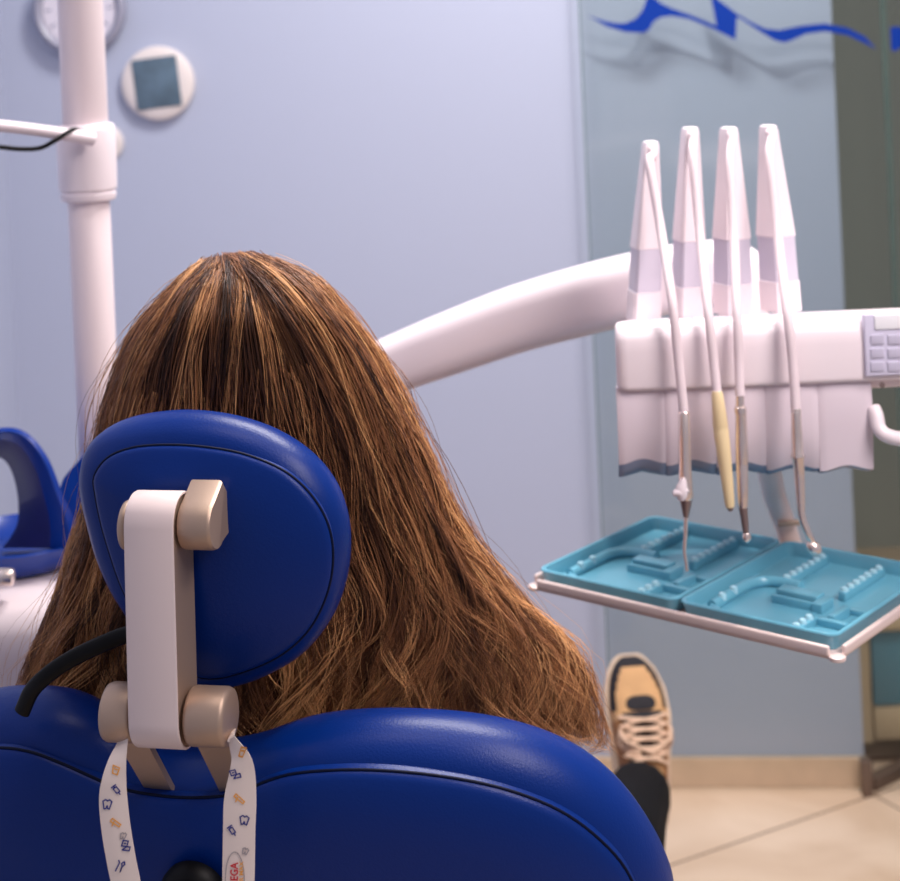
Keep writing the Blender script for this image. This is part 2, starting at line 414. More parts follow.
mb = MB(); box(mb, (-.79, 1.84, 0), (-.43, 2.03, .03), .01); mb.build('base', M['dark'], du)
mb = MB(); mb.add(*tube_vf(catmull([Vector((-.42, 1.97, .55)), Vector((-.37, 2.02, .57)), Vector((-.315, 2.12, .64)), Vector((-.305, 2.13, .72)), Vector((-.305, 2.13, .94))], 5), .035, 24)); mb.build('arm_post', M['white'], du)

# cuspidor with arched splash guard (blue)
cc = P(8, 552, 1.93)
cu = thing('cuspidor', 'blue cuspidor with an arched guard on the white unit', 'cuspidor', (cc.x, cc.y, zt))
zb = zt
n = 64
def arch_pt(px, py, d): return P(px, py, 1.90 + d)
outer = [(-66, 560), (-70, 520), (-58, 470), (-30, 438), (4, 428), (28, 434), (48, 458), (62, 492), (74, 520), (82, 548)]
innr = [(-46, 556), (-50, 520), (-40, 478), (-22, 460), (-2, 457), (10, 468), (17, 492), (18, 520), (10, 538), (2, 548)]
OUT = [Vector((a.x, a.y)) for a in resample(catmull([Vector((x, y, 0)) for x, y in outer], 8), 60, False)]
INN = [Vector((a.x, a.y)) for a in resample(catmull([Vector((x, y, 0)) for x, y in innr], 8), 60, False)]
mb = MB(); rings = []
for a, b in zip(OUT, INN):
    m_ = a.lerp(b, .45)
    # hooded ring: deep at the back, so the inner face shows as a broad band
    rings.append([arch_pt(a.x, a.y, .0), arch_pt(a.x * .995, a.y - 1, .03), arch_pt(a.x * .98, a.y + 2, .075), arch_pt(b.x * .98 + a.x * .02, b.y - 1, .08), arch_pt(b.x, b.y, .075), arch_pt(b.lerp(a, .60).x, b.lerp(a, .60).y, .012), arch_pt(a.lerp(b, .12).x, a.lerp(b, .12).y, -.004)])
v, f = loft_vf(rings, True, True); k = 7
fm = [1 if (i < (len(rings) - 1) * k and i % k == 4) else 0 for i in range(len(f))]
mb.v = [Vector(x) for x in v]; mb.f = f; mb.fm = fm
mb.build('guard', [M['blue2'], M['blue_lid']], cu, True, 35)
bc = Vector((cc.x + .005, 1.965, zb))
mb = MB(); rr = []
for r, h in [(.055, .001), (.075, .004), (.088, .018), (.094, .030), (.096, .034), (.093, .036), (.086, .030), (.06, .016), (.03, .010)]:
    rr.append([bc + Vector((r * 1.0 * math.cos(a), r * .95 * math.sin(a), h)) for a in (2 * PI * q / 56 for q in range(56))])
mb.add(*loft_vf(rr)); mb.build('bowl', M['blue2'], cu)
mb = MB(); e0 = catmull([P(60, 490, 1.90), P(74, 466, 1.905), P(92, 452, 1.91), P(112, 470, 1.92), P(116, 540, 1.925), P(86, 556, 1.91), P(64, 548, 1.905)], 8, True)
e1 = [p + Vector((0, .03, 0)) for p in e0]; mb.add(*loft_vf([e0, e1])); mb.build('side_flap', M['blue2'], cu, True, 40)
mb = MB(); cyl_between(mb, P(-6, 577, 1.83), P(14, 577, 1.83) , .010, 20, .003)
o = mb.build('knob', M['steel'], du)

PY = 1.98
# lamp pole with collar, side arm and cable
pb = P(97.5, 400, PY); pole_x = pb.x
lp = thing('lamp_column', 'tall white lamp pole rising from the dental unit', 'lamp pole', (pole_x, PY, zt - .004))
def ppole(py): # world z of a row on the pole
    return P(88, py, PY).z
mb = MB(); cyl_between(mb, (pole_x, PY, zt - .004), (pole_x, PY, ppole(190)), .0257, 40, .001); cyl_between(mb, (pole_x, PY, ppole(190)), (pole_x, PY, 2.40), .0280, 40, .001); mb.build('pole', M['white2'], lp)
mb = MB(); A = Vector((pole_x, PY, 0)); Z = Vector((0, 0, 1))
def zr(py): return A + Z * ppole(py)
pr = [(124, 0.0283), (124, 0.0325), (126, 0.0351), (131, 0.0363), (150, 0.0363), (186, 0.0356), (189, 0.0351), (190, 0.0332), (192, 0.0330), (193, 0.0341), (197, 0.0339), (200, 0.0325), (201, 0.0283)]
mb.add(*loft_vf([[zr(y) + Vector((r * math.cos(a), r * math.sin(a), 0)) for a in (2 * PI * q / 48 for q in range(48))] for y, r in pr])); mb.build('collar', M['white'], lp)
mb = MB(); pth = catmull([P(92, 139, PY-0.045), P(62, 134, PY-0.070), P(20, 128, PY-0.100), P(-60, 120, PY-0.150), P(-130, 114, PY-0.200)], 6)
mb.add(*tube_vf(pth, [.011 - .002 * min(1, i / 10) for i in range(len(pth))], 20, True, (1.0, .8))); mb.build('side_arm', M['white'], lp)
mb = MB(); mb.add(*tube_vf(catmull([P(80, 131, PY-0.042), P(72, 130, PY-0.070), P(56, 140, PY-0.085), P(40, 148, PY-0.090), P(20, 149, PY-0.100), P(0, 147, PY-0.115), P(-60, 140, PY-0.150), P(-120, 118, PY-0.195)], 8), .0028, 10)); mb.build('cable', M['black'], lp)

# ------------------------------------------------------------------ dental chair
YAW = math.radians(12)
F = Vector((math.sin(YAW), math.cos(YAW), 0)); R = Vector((math.cos(YAW), -math.sin(YAW), 0)); UP = Vector((0, 0, 1))
ch = thing('dental_chair', 'blue leather dental chair with a padded headrest on a white arm', 'dental chair', (-.05, 1.85, 0))
def surf(C, tilt, kw):
    U = UP * math.cos(tilt) - F * math.sin(tilt); N = F * math.cos(tilt) + UP * math.sin(tilt)
    def fr(w_, v_, d_): return C + R * w_ + U * v_ + N * d_ + F * (kw * w_ * w_)
    def inv(px, py, d_=0.0):
        w_, v_ = 0.0, 0.0
        for _ in range(14):
            x0, y0 = proj(fr(w_, v_, d_)); e = 1e-4
            xw, yw = proj(fr(w_ + e, v_, d_)); xv, yv = proj(fr(w_, v_ + e, d_))
            a, b, c2, d2 = (xw - x0) / e, (xv - x0) / e, (yw - y0) / e, (yv - y0) / e
            det = a * d2 - b * c2; rx, ry = px - x0, py - y0
            w_ += (rx * d2 - b * ry) / det; v_ += (a * ry - c2 * rx) / det
        return Vector((w_, v_))
    return fr, inv
def sm2(pts, n=160):
    q = catmull([Vector((p[0], p[1], 0)) for p in pts], 10, True)
    return [Vector((p.x, p.y)) for p in resample(q, n, True)]
def roundlevels(r, front_bulge=.01, n=9):
    L = [('s', .25, 0), ]
    lv = [(r * 2.2, -r), (r * 1.4, -r)]
    for i in range(n + 1):
        a = -PI / 2 + PI * i / n; lv.append((r * (1 - math.cos(a)), r * math.sin(a)))
    lv += [(r * 1.4, r + front_bulge * .3), (r * 2.2, r + front_bulge * .7), ('s', .6, r + front_bulge), ('s', .3, r + front_bulge)]
    return lv
# headrest
hfr, hinv = surf(P(216, 545, 1.318), math.radians(4), .0)
hout = [(82, 471), (87, 450), (100, 433), (124, 420), (156, 413), (191, 411), (231, 416), (273, 430), (309, 453), (334, 482), (347, 514), (350, 549), (345, 585), (331, 620), (305, 651), (273, 671), (240, 683), (205, 686), (178, 676), (150, 645), (129, 611), (113, 585), (99, 553), (90, 521), (84, 495)]
poly = sm2([hinv(*p) for p in hout])
mb = MB(); mb.add(*pillow_vf(poly, roundlevels(.030, .006), hfr)); hr = mb.build('headrest', M['blue'], ch)
hin = [(93, 478), (106, 460), (130, 450), (163, 447), (202, 449), (245, 457), (287, 476), (316, 506), (330, 542), (328, 585), (310, 627), (280, 656), (240, 674), (207, 680), (182, 670), (155, 640), (133, 612), (120, 588), (110, 560), (100, 526), (94, 496)]
poly = sm2([hinv(p[0], p[1], -.034) for p in hin])
lv = [(0.0, -.024), (0.0, -.0315), (.0012, -.0335), (.004, -.0352), (.010, -.0375), ('s', .88, -.0405), ('s', .74, -.0432), ('s', .6, -.0448), ('s', .45, -.046), ('s', .2, -.0465)]
mb = MB(); mb.add(*pillow_vf(poly, lv, hfr)); mb.build('back_shell', M['blue'], hr)
mb = MB(); q = [hfr(p[0], p[1], -.0302) for p in inset(poly, -.0004)]; mb.add(*tube_vf(q + [q[0], q[1]], .0012, 8)); mb.build('seam_shade', M['seam_shade'], hr)  # thin tube along the stitching, coloured dark to deepen the groove's shade
# backrest
bfr, binv = surf(P(190, 790, 1.335), math.radians(13), .32)
bout = [(-60, 712), (-30, 699), (0, 693), (40, 693), (70, 699), (100, 713), (130, 733), (160, 748), (190, 752), (225, 746), (258, 732), (295, 719), (340, 711), (400, 709), (470, 714), (530, 727), (580, 749), (620, 781), (650, 820), (668, 856), (676, 890)]
bp = [binv(p[0], p[1] + (9 if p[0] > 230 else 2)) for p in bout]
wr = bp[-1][0]; vr = bp[-1][1]
bp += [Vector((wr, vr - .08)), Vector((wr - .015, vr - .2)), Vector((wr - .06, vr - .34)), Vector((.15, vr - .42)), Vector((0, vr - .43)), Vector((-.15, vr - .42)), Vector((-wr + .06, vr - .34)), Vector((-wr + .015, vr - .2)), Vector((-wr, vr - .08)), Vector((-wr, vr)), Vector((-wr + .025, vr + .065)), Vector((-wr + .075, vr + .12))]
poly = sm2(bp, 260)
RB = .042
mb = MB(); mb.add(*pillow_vf(poly, roundlevels(RB, -.004, 12), bfr)); bk = mb.build('backrest', M['blue'], ch)
bin_ = [(-60, 762), (-30, 752), (0, 748), (30, 752), (60, 763), (85, 774), (105, 783), (130, 791), (160, 796), (190, 798), (225, 796), (250, 789), (268, 781), (300, 773), (360, 770), (430, 775), (500, 788), (560, 811), (605, 845), (632, 882)]
bp = [binv(p[0], p[1], -RB) for p in bin_]; wr2, vr2 = bp[-1]
bp += [Vector((wr2 + .012, vr2 - .06)), Vector((wr2 + .002, vr2 - .19)), Vector((wr2 - .04, vr2 - .31)), Vector((.13, vr2 - .38)), Vector((0, vr2 - .39)), Vector((-.13, vr2 - .38)), Vector((-wr2 + .04, vr2 - .31)), Vector((-wr2 - .002, vr2 - .19)), Vector((-wr2 - .012, vr2 - .06)), Vector((-wr2, vr2)), Vector((-wr2 + .03, vr2 + .06)), Vector((-wr2 + .085, vr2 + .1))]
poly = sm2(bp, 260)
lv = [(0.0, -RB + .008), (0.0, -RB - .001), (.0015, -RB - .004), (.005, -RB - .0065), (.012, -RB - .010), (.03, -RB - .015), (.055, -RB - .0195), ('s', .75, -RB - .023), ('s', .45, -RB - .026), ('s', .2, -RB - .026)]
mb = MB(); mb.add(*pillow_vf(poly, lv, bfr)); mb.build('back_panel', M['blue'], bk)
mb = MB(); q = [bfr(p[0], p[1], -RB - .0002) for p in inset(poly, -.0004)]; mb.add(*tube_vf(q + [q[0], q[1]], .0013, 8)); mb.build('seam_shade', M['seam_shade'], bk)  # same dark tube round the back panel, painting shade into its crease
# rear knob low on the panel
q = binv(193, 894, -RB - .03); kc = bfr(q[0], q[1], -RB - .024); KN = (bfr(q[0], q[1], -.1) - bfr(q[0], q[1], 0)).normalized()
mb = MB(); lathe(mb, kc, KN, [(.026, 0), (.027, .006), (.024, .012), (.021, .015), (.0205, .022), (.017, .026), (.008, .027)], 40); mb.build('knob', M['black'], ch)
# headrest arm
aT, aB = P(160, 523, 1.252), P(165, 714, 1.240)
arm = MB(); AX = (aT - aB).normalized(); HN = -F.copy(); HN = (HN - AX * HN.dot(AX)).normalized(); W = R
hw_, hd_ = .0200, .0225
def stadium(c0, c1, r, wdt, n=14):
    """long body with rounded ends around the two pivots, extruded along R"""
    pts = []
    for k in range(n + 1): a = PI * k / n; pts.append(c0 + HN * (r * math.cos(a)) + AX * (r * math.sin(a)))
    for k in range(n + 1): a = PI + PI * k / n; pts.append(c1 + HN * (r * math.cos(a)) + AX * (r * math.sin(a)))
    ctr = (c0 + c1) / 2; b = .0012
    def ring(off, sc): return [ctr + (p - ctr) - (p - (c0 if (p - c0).length < (p - c1).length else c1)) * (1 - sc) + W * off for p in pts]
    return loft_vf([ring(-wdt, .94), ring(-wdt + b, 1), ring(wdt - b, 1), ring(wdt, .94)])
arm.add(*stadium(aT, aB, hd_, hw_ - .0012)); armo = arm.build('headrest_arm', M['champ'], ch, True, 35)
# white cover plate wraps the outside face and both ends
pts_o = []; n = 12
for k in range(n + 1): a = PI * .80 - PI * .80 * k / n; pts_o.append((aT, a))
pl_out = [c_ + HN * (math.cos(a) * (hd_ + .0022)) + AX * (math.sin(a) * (hd_ + .0022)) for c_, a in [(aT, PI * .62 * (1 - k / n)) for k in range(n + 1)] + [(aB, -PI * .62 * k / n) for k in range(n + 1)]]
pl_in = [c_ + HN * (math.cos(a) * (hd_ + .0001)) + AX * (math.sin(a) * (hd_ + .0001)) for c_, a in [(aT, PI * .62 * (1 - k / n)) for k in range(n + 1)] + [(aB, -PI * .62 * k / n) for k in range(n + 1)]]
rings = []
for o_, i_ in zip(pl_out, pl_in):
    e = (o_ - i_); rings.append([i_ - W * hw_, o_ - e * .3 - W * hw_, o_ - W * (hw_ - .0012), o_ + W * (hw_ - .0012), o_ - e * .3 + W * hw_, i_ + W * hw_])
mb = MB(); mb.add(*loft_vf(rings)); mb.build('cover_plate', M['plate'], armo, True, 50)
def pivot(c0, a, b, r, name, bev): mb = MB(); cyl_between(mb, c0 + W * a, c0 + W * b, r, 48, bev); return mb.build(name, M['champ'], armo, True, 50)
pivot(aB, -.0475, -.0212, .0222, 'pivot', .004); pivot(aB, .0212, .0540, .0222, 'pivot', .004)
pivot(aT + AX * -.002, -.0290, -.0212, .0195, 'pivot_cap', .003)
# pointed clamp at the top right that grips the headrest
cp = []; FW = -HN
for k in range(11): a = PI * (.62 + 1.0 * k / 10); cp.append(aT + HN * (-.0195 * math.cos(a) * -1) * 1 + AX * (.0195 * math.sin(a)) )
cp = [aT + HN * (.0195 * math.cos(a)) + AX * (.0195 * math.sin(a)) for a in [PI * (.40 - 1.1 * k / 12) for k in range(13)]] + [aT + FW * .054 - AX * .006, aT + FW * .014 + AX * .031]
ctr = aT + FW * .006
def crng(o, s): return [ctr + (p - ctr) * s + W * o for p in cp]
mb = MB(); mb.add(*loft_vf([crng(.0212, .97), crng(.0225, 1), crng(.0445, 1), crng(.046, .985), crng(.0475, .94)])); mb.build('clamp', M['champ'], armo, True, 40)
# mounting between clamp and headrest shell
mb = MB(); rbox(mb, aT + FW * .030 + W * .010, (W, FW, AX), (.030, .014, .010), .003); mb.build('bracket', M['dark'], armo)
# two flat posts into the backrest slot
for (x0, x1, x2, x3) in ((-.050, -.024, -.040, -.018), (.018, .048, .024, .048)):
    t0 = aB - AX * .010 + FW * .006; t1 = bfr(0, binv(190, 800, -RB)[1] - .07, -.002); t1 = Vector((t1.x, t1.y, t1.z))
    base = aB + (t1 - aB) ; mid = t0 + (base - t0)
    D = (base - t0) - W * (base - t0).dot(W)
    rings = []
    for s_ in (0, .33, .66, 1.0):
        c_ = t0 + D * s_; a = x0 + (x2 - x0) * s_ * 1.3; b = x1 + (x3 - x1) * s_ * 1.3
        rings.append([c_ + W * a - FW * .004, c_ + W * b - FW * .004, c_ + W * b + FW * .004, c_ + W * a + FW * .004])
    mb = MB(); mb.add(*loft_vf(rings)); mb.build('post', M['champ'], ch, False, None)
# black strap from behind the arm to the left shoulder of the backrest
st = catmull([P(160, 630, 1.29), P(129, 634, 1.30), P(98, 646, 1.30), P(66, 662, 1.30), P(44, 678, 1.30), P(31, 692, 1.305), P(22, 712, 1.31)], 8)
mb = MB(); mb.add(*tube_vf(st, .0062, 14, True, (.7, 1.1))); mb.build('strap', M['black'], ch)
# seat, leg rest, base
def pad(mb, c, ax, half, r):
    return rbox(mb, c, ax, half, r, 6)
HC = Vector((-.2, 1.50, 0))
def cp_(f_, r_, z_): return HC + F * f_ + R * r_ + UP * z_
mb = MB(); pad(mb, cp_(.52, 0, .255), (R, F, UP), (.24, .34, .05), .04); mb.build('seat', M['blue'], ch)
ld = (F * .98 - UP * .2).normalized(); lu = R.cross(ld).normalized(); lu = lu if lu.z > 0 else -lu
mb = MB(); pad(mb, cp_(1.005, .02, .195), (R, ld, lu), (.24, .17, .035), .03); mb.build('leg_rest', M['blue'], ch)
mb = MB(); rbox(mb, cp_(.55, 0, .02), (R, F, UP), (.20, .36, .02), .012); rbox(mb, cp_(.55, 0, .11), (R, F, UP), (.09, .13, .09), .03); mb.build('base', M['chair_base'], ch)
mb = MB(); rbox(mb, cp_(.20, 0, .42), (R, F, UP), (.06, .07, .14), .02); rbox(mb, cp_(.42, 0, .20), (R, F, UP), (.10, .3, .02), .01); mb.build('frame', M['chair_base'], ch)

# ------------------------------------------------------------------ lanyard
ly = thing('lanyard', 'white ribbon lanyard printed with small tooth icons hanging below the headrest arm', 'lanyard', aB)
def ribbon(path, name, draws):
    """path: list of (centre px, row, width px, distance, twist); draws: callables that get the surface mapper"""
    K = catmull([Vector((a, b, c_)) for a, b, c_, d, t in path], 10); D = catmull([Vector((d, t, 0)) for a, b, c_, d, t in path], 10)
    rings = []; L = []; R2 = []
    for i, (k, d) in enumerate(zip(K, D)):
        k2 = K[min(i + 1, len(K) - 1)]; k1 = K[max(i - 1, 0)]; t = Vector((k2.x - k1.x, k2.y - k1.y)).normalized()
        nx, ny = -t.y, t.x
        if nx > 0: nx, ny = -nx, -ny
        a = P(k.x + nx * k.z / 2, k.y + ny * k.z / 2, d.x + d.y); b = P(k.x - nx * k.z / 2, k.y - ny * k.z / 2, d.x - d.y)
        L.append(a); R2.append(b)
        rings.append([a, a.lerp(b, .25) - F * .0008, a.lerp(b, .5) - F * .0011, a.lerp(b, .75) - F * .0008, b, b + F * .0009, a.lerp(b, .5) - F * .0002, a + F * .0009])
    mb = MB(); mb.add(*loft_vf(rings), 0)
    rows = [k.y for k in K]
    def at(px, py, lift=.0016):
        i = min(range(len(rows) - 1), key=lambda j: abs((rows[j] + rows[j + 1]) / 2 - py)); s = (py - rows[i]) / max(1e-6, rows[i + 1] - rows[i])
        k = K[i].lerp(K[i + 1], s); a = L[i].lerp(L[i + 1], s); b = R2[i].lerp(R2[i + 1], s)
        xa, xb = proj(a)[0], proj(b)[0]
        return a.lerp(b, (px - xa) / (xb - xa)) - F * lift
    for dr in draws: dr(mb, at)
    return mb.build(name, [M['ribbon'], M['ink_blue'], M['ink_orange'], M['ink_red'], M['ink_grey']], ly, True, 40)
def stroke(pts, wpx, mi, closed=False):
    def dr(mb, at):
        q = pts + [pts[0]] if closed else pts
        for (x0, y0), (x1, y1) in zip(q, q[1:]):
            l = math.hypot(x1 - x0, y1 - y0) or 1; nx, ny = -(y1 - y0) / l * wpx / 2, (x1 - x0) / l * wpx / 2
            ex, ey = (x1 - x0) / l * wpx * .3, (y1 - y0) / l * wpx * .3
            mb.add([at(x0 - ex + nx, y0 - ey + ny), at(x1 + ex + nx, y1 + ey + ny), at(x1 + ex - nx, y1 + ey - ny), at(x0 - ex - nx, y0 - ey - ny)], [(0, 1, 2, 3)], mi)
    return dr
def icon(kind, cx, cy, s, ang, mi):
    S = {'tooth': [[(-.5, -.3), (-.2, -.5), (0, -.35), (.2, -.5), (.5, -.3), (.4, .1), (.3, .5), (.1, .45), (0, .15), (-.1, .45), (-.3, .5), (-.4, .1)]],
         'brush': [[(-.15, -.5), (.15, -.5), (.12, .5), (-.12, .5)], [(-.4, -.1), (0, -.2)]],
         'cup': [[(-.4, -.45), (.4, -.45), (.3, .5), (-.3, .5)], [(-.2, -.1), (.2, -.1)]],
         'syringe': [[(-.22, -.35), (.22, -.35), (.22, .3), (-.22, .3)], [(0, .3), (0, .6)], [(-.3, -.55), (.3, -.55)], [(0, -.55), (0, -.35)]],
         'chair': [[(-.5, -.5), (.1, -.5), (.1, .1), (-.5, .1)], [(.1, .1), (.5, .1), (.5, .5), (-.3, .5)], [(-.3, -.2), (-.1, -.2)]],
         'probe': [[(-.3, .5), (-.2, -.3), (-.35, -.5)], [(.2, .5), (.2, 0), (.05, -.3), (.25, -.5), (.4, -.25), (.2, 0)]]}[kind]
    c_, s_ = math.cos(ang), math.sin(ang)
    out = []
    for poly_ in S:
        pts = [(cx + s * (x * c_ - y * s_), cy + s * (x * s_ + y * c_)) for x, y in poly_]
        out.append(stroke(pts, 1.3, mi, len(poly_) > 3))
    return out
def oval(cx, cy, a, b, wpx, mi, f0=0, f1=2 * PI):
    return [stroke([(cx + a * math.cos(t), cy + b * math.sin(t)) for t in (f0 + (f1 - f0) * k / 30 for k in range(31))], wpx, mi)]
def vtext(txt, x, y, hpx, lpx, mi, bold=True):
    """writing that runs upwards along the ribbon: starts at row y, reaches lpx upwards; hpx is the letter height"""
    def dr(mb, at):
        cu_ = bpy.data.curves.new('writing', 'FONT'); cu_.body = txt; cu_.size = 1; cu_.offset = .02 if bold else 0.0; cu_.resolution_u = 3
        o = bpy.data.objects.new('writing', cu_); COL.objects.link(o)
        bpy.context.view_layer.update()
        me = o.evaluated_get(bpy.context.evaluated_depsgraph_get()).to_mesh()
        co = [v.co.copy() for v in me.vertices]; fs = [tuple(p.vertices) for p in me.polygons]
        o.to_mesh_clear(); bpy.data.objects.remove(o); bpy.data.curves.remove(cu_)
        x0, x1 = min(c.x for c in co), max(c.x for c in co); y0, y1 = min(c.y for c in co), max(c.y for c in co)
        mb.add([at(x - hpx * (c.y - y0) / (y1 - y0), y - lpx * (c.x - x0) / (x1 - x0), .0020) for c in co], fs, mi)
    return dr
left = [(124, 738, 8, 1.232, .006), (121, 748, 12, 1.226, .004), (117, 762, 18, 1.221, .002), (114, 780, 24, 1.218, 0), (113, 800, 28, 1.216, 0), (116, 830, 29, 1.212, 0), (121, 860, 29, 1.208, 0), (126, 885, 29, 1.205, 0), (134, 930, 29, 1.198, 0), (142, 975, 29, 1.192, 0)]
ribbon(left, 'ribbon', icon('cup', 116.5, 769, 8, .2, 2) + icon('syringe', 117.5, 789, 9, -.7, 1) + icon('tooth', 108, 803, 9, .1, 1) + icon('brush', 116.5, 822, 11, -.9, 2) + icon('chair', 127, 846, 9, .3, 1) + icon('probe', 121, 865, 10, .4, 1) + icon('tooth', 124, 836, 6, .3, 4) + icon('tooth', 129, 888, 8, .3, 2))
right = [(231, 738, 7, 1.214, .004), (236, 748, 13, 1.210, .003), (241, 760, 20, 1.208, .001), (242, 775, 26, 1.207, 0), (240, 800, 32, 1.205, 0), (239, 830, 32, 1.202, 0), (238.5, 860, 32, 1.199, 0), (238, 885, 32, 1.196, 0), (236, 930, 32, 1.190, 0), (233, 975, 32, 1.184, 0)]
logo = oval(235.5, 879, 9.5, 28, 1.1, 4) + [vtext('COREGA', 239, 900, 8, 39, 3), vtext('POWER MAX', 244.2, 898, 4.2, 38, 2)]
ribbon(right, 'ribbon', icon('cup', 243, 753, 7, .5, 2) + icon('chair', 236, 773, 9, -.3, 1) + icon('brush', 240, 798, 11, -.9, 2) + icon('tooth', 245, 819, 9, .1, 1) + icon('syringe', 233, 830, 9, -.6, 1) + icon('tooth', 246, 850, 6, .3, 4) + logo)
# the loop behind the pivots that the two ends hang from
mb = MB(); lp_ = catmull([P(124, 739, 1.232), aB - AX * .016 + FW * .026 - W * .03, aB + FW * .0265 - W * .02, aB + FW * .0265 + W * .03, aB - AX * .014 + FW * .024 + W * .045, P(231, 738.5, 1.214)], 8)
mb.add(*tube_vf(lp_, .0035, 8, True, (1, .4))); mb.build('neck_loop', M['ribbon'], ly)

# ------------------------------------------------------------------ person
pe = thing('person', 'person with long brown hair leaning back in the blue chair', 'person', cp_(.30, 0, .40))
def skin_mesh(name, joints, edges, m, parent, lev=2):
    names = list(joints); me = bpy.data.meshes.new(name); off = root_of(parent).location
    me.from_pydata([tuple(Vector(joints[k][0]) - off) for k in names], [(names.index(a), names.index(b)) for a, b in edges], [])
    o = bpy.data.objects.new(name, me); COL.objects.link(o); o.parent = parent; me.materials.append(m)
    sk = o.modifiers.new('skin', 'SKIN'); sk.use_smooth_shade = True
    lay = me.skin_vertices[0].data if me.skin_vertices else None
    if lay is None:
        me.attributes; bm = bmesh.new(); bm.from_mesh(me); bm.verts.layers.skin.verify(); bm.to_mesh(me); bm.free(); lay = me.skin_vertices[0].data
    for i, k in enumerate(names):
        r = joints[k][1]; lay[i].radius = r if isinstance(r, tuple) else (r, r); lay[i].use_root = (i == 0)
    ss = o.modifiers.new('smooth', 'SUBSURF'); ss.levels = lev; ss.render_levels = lev
    dg = bpy.context.evaluated_depsgraph_get(); dg.update()
    nm = bpy.data.meshes.new_from_object(o.evaluated_get(dg)); o.modifiers.clear(); o.data = nm
    if not nm.materials: nm.materials.append(m)
    nm.polygons.foreach_set('use_smooth', [True] * len(nm.polygons))
    return o
rk, ra = P(614, 868, 2.05), Vector((.268, 2.440, .295))
lk, la = Vector((-.06, 2.10, rk.z)), Vector((-.02, 2.42, .295))
J = {'pelvis': (cp_(.30, 0, .43), (.10, .13)), 'belly': (cp_(.235, 0, .58), (.09, .12)), 'chest': (cp_(.165, 0, .76), (.10, .13)), 'collar': (cp_(.105, 0, .90), (.08, .10)), 'neck': (cp_(.045, 0, 1.0), .052),
     'skull': (cp_(.02, 0, 1.10), .078), 'crown': (cp_(.005, 0, 1.165), .082), 'nose': (cp_(.115, 0, 1.105), .014), 'nose_base': (cp_(.085, 0, 1.11), .03),
     'rsh': (cp_(.115, .16, .87), .055), 'rel': (cp_(.25, .23, .63), .042), 'rwr': (cp_(.45, .17, .56), .027), 'rha': (cp_(.53, .12, .56), .032),
     'lsh': (cp_(.115, -.16, .87), .055), 'lel': (cp_(.25, -.23, .63), .042), 'lwr': (cp_(.45, -.17, .56), .027), 'lha': (cp_(.53, -.12, .56), .032),
     'rhip': (cp_(.32, .09, .42), .085), 'rk': (rk, .058), 'ra': (ra, .038), 'lhip': (cp_(.32, -.09, .42), .085), 'lk': (lk, .058), 'la': (la, .038)}
EE = [('pelvis', 'belly'), ('belly', 'chest'), ('chest', 'collar'), ('collar', 'neck'), ('neck', 'skull'), ('skull', 'crown'), ('skull', 'nose_base'), ('nose_base', 'nose'), ('collar', 'rsh'), ('rsh', 'rel'), ('rel', 'rwr'), ('rwr', 'rha'), ('collar', 'lsh'), ('lsh', 'lel'), ('lel', 'lwr'), ('lwr', 'lha'), ('pelvis', 'rhip'), ('rhip', 'rk'), ('rk', 'ra'), ('pelvis', 'lhip'), ('lhip', 'lk'), ('lk', 'la')]
fr_ = F
for s_ in (1, -1):
    for k in range(4):
        sp = (k - 1.5) * .018; b = cp_(.555, s_ * .12 + sp * .9, .56); t_ = cp_(.60 + (.012, .022, .018, .004)[k], s_ * .115 + sp * 1.1, .55); e_ = cp_(.625 + (.012, .026, .020, .002)[k], s_ * .11 + sp * 1.15, .535)
        nm = '%s%d' % ('r' if s_ > 0 else 'l', k); J[nm + 'a'] = (b, .0095); J[nm + 'b'] = (t_, .0085); J[nm + 'c'] = (e_, .0072)
        EE += [(('rha' if s_ > 0 else 'lha'), nm + 'a'), (nm + 'a', nm + 'b'), (nm + 'b', nm + 'c')]
    nm = 'rt' if s_ > 0 else 'lt'; J[nm + 'a'] = (cp_(.53, s_ * .075, .565), .011); J[nm + 'b'] = (cp_(.565, s_ * .055, .555), .009)
    EE += [(('rha' if s_ > 0 else 'lha'), nm + 'a'), (nm + 'a', nm + 'b')]
body = skin_mesh('body', J, EE, M['skin'], pe)
def grow(keys, extra): return {k: (J[k][0], tuple(x + extra for x in J[k][1]) if isinstance(J[k][1], tuple) else J[k][1] + extra) for k in keys}
T = grow(['pelvis', 'rhip', 'rk', 'ra', 'lhip', 'lk', 'la'], .012)
T['rm'] = (rk.lerp(ra, .6), .054); T['lm'] = (lk.lerp(la, .6), .054); T['ra'] = (ra.lerp(rk, -.06), .052); T['la'] = (la, .052)
trousers = skin_mesh('trousers', T, [('pelvis', 'rhip'), ('rhip', 'rk'), ('rk', 'rm'), ('rm', 'ra'), ('pelvis', 'lhip'), ('lhip', 'lk'), ('lk', 'lm'), ('lm', 'la')], M['trouser'], pe)
skin_mesh('top', grow(['pelvis', 'belly', 'chest', 'collar', 'rsh', 'rel', 'rwr', 'lsh', 'lel', 'lwr'], .012), [('pelvis', 'belly'), ('belly', 'chest'), ('chest', 'collar'), ('collar', 'rsh'), ('rsh', 'rel'), ('rel', 'rwr'), ('collar', 'lsh'), ('lsh', 'lel'), ('lel', 'lwr')], M['shirt'], pe)

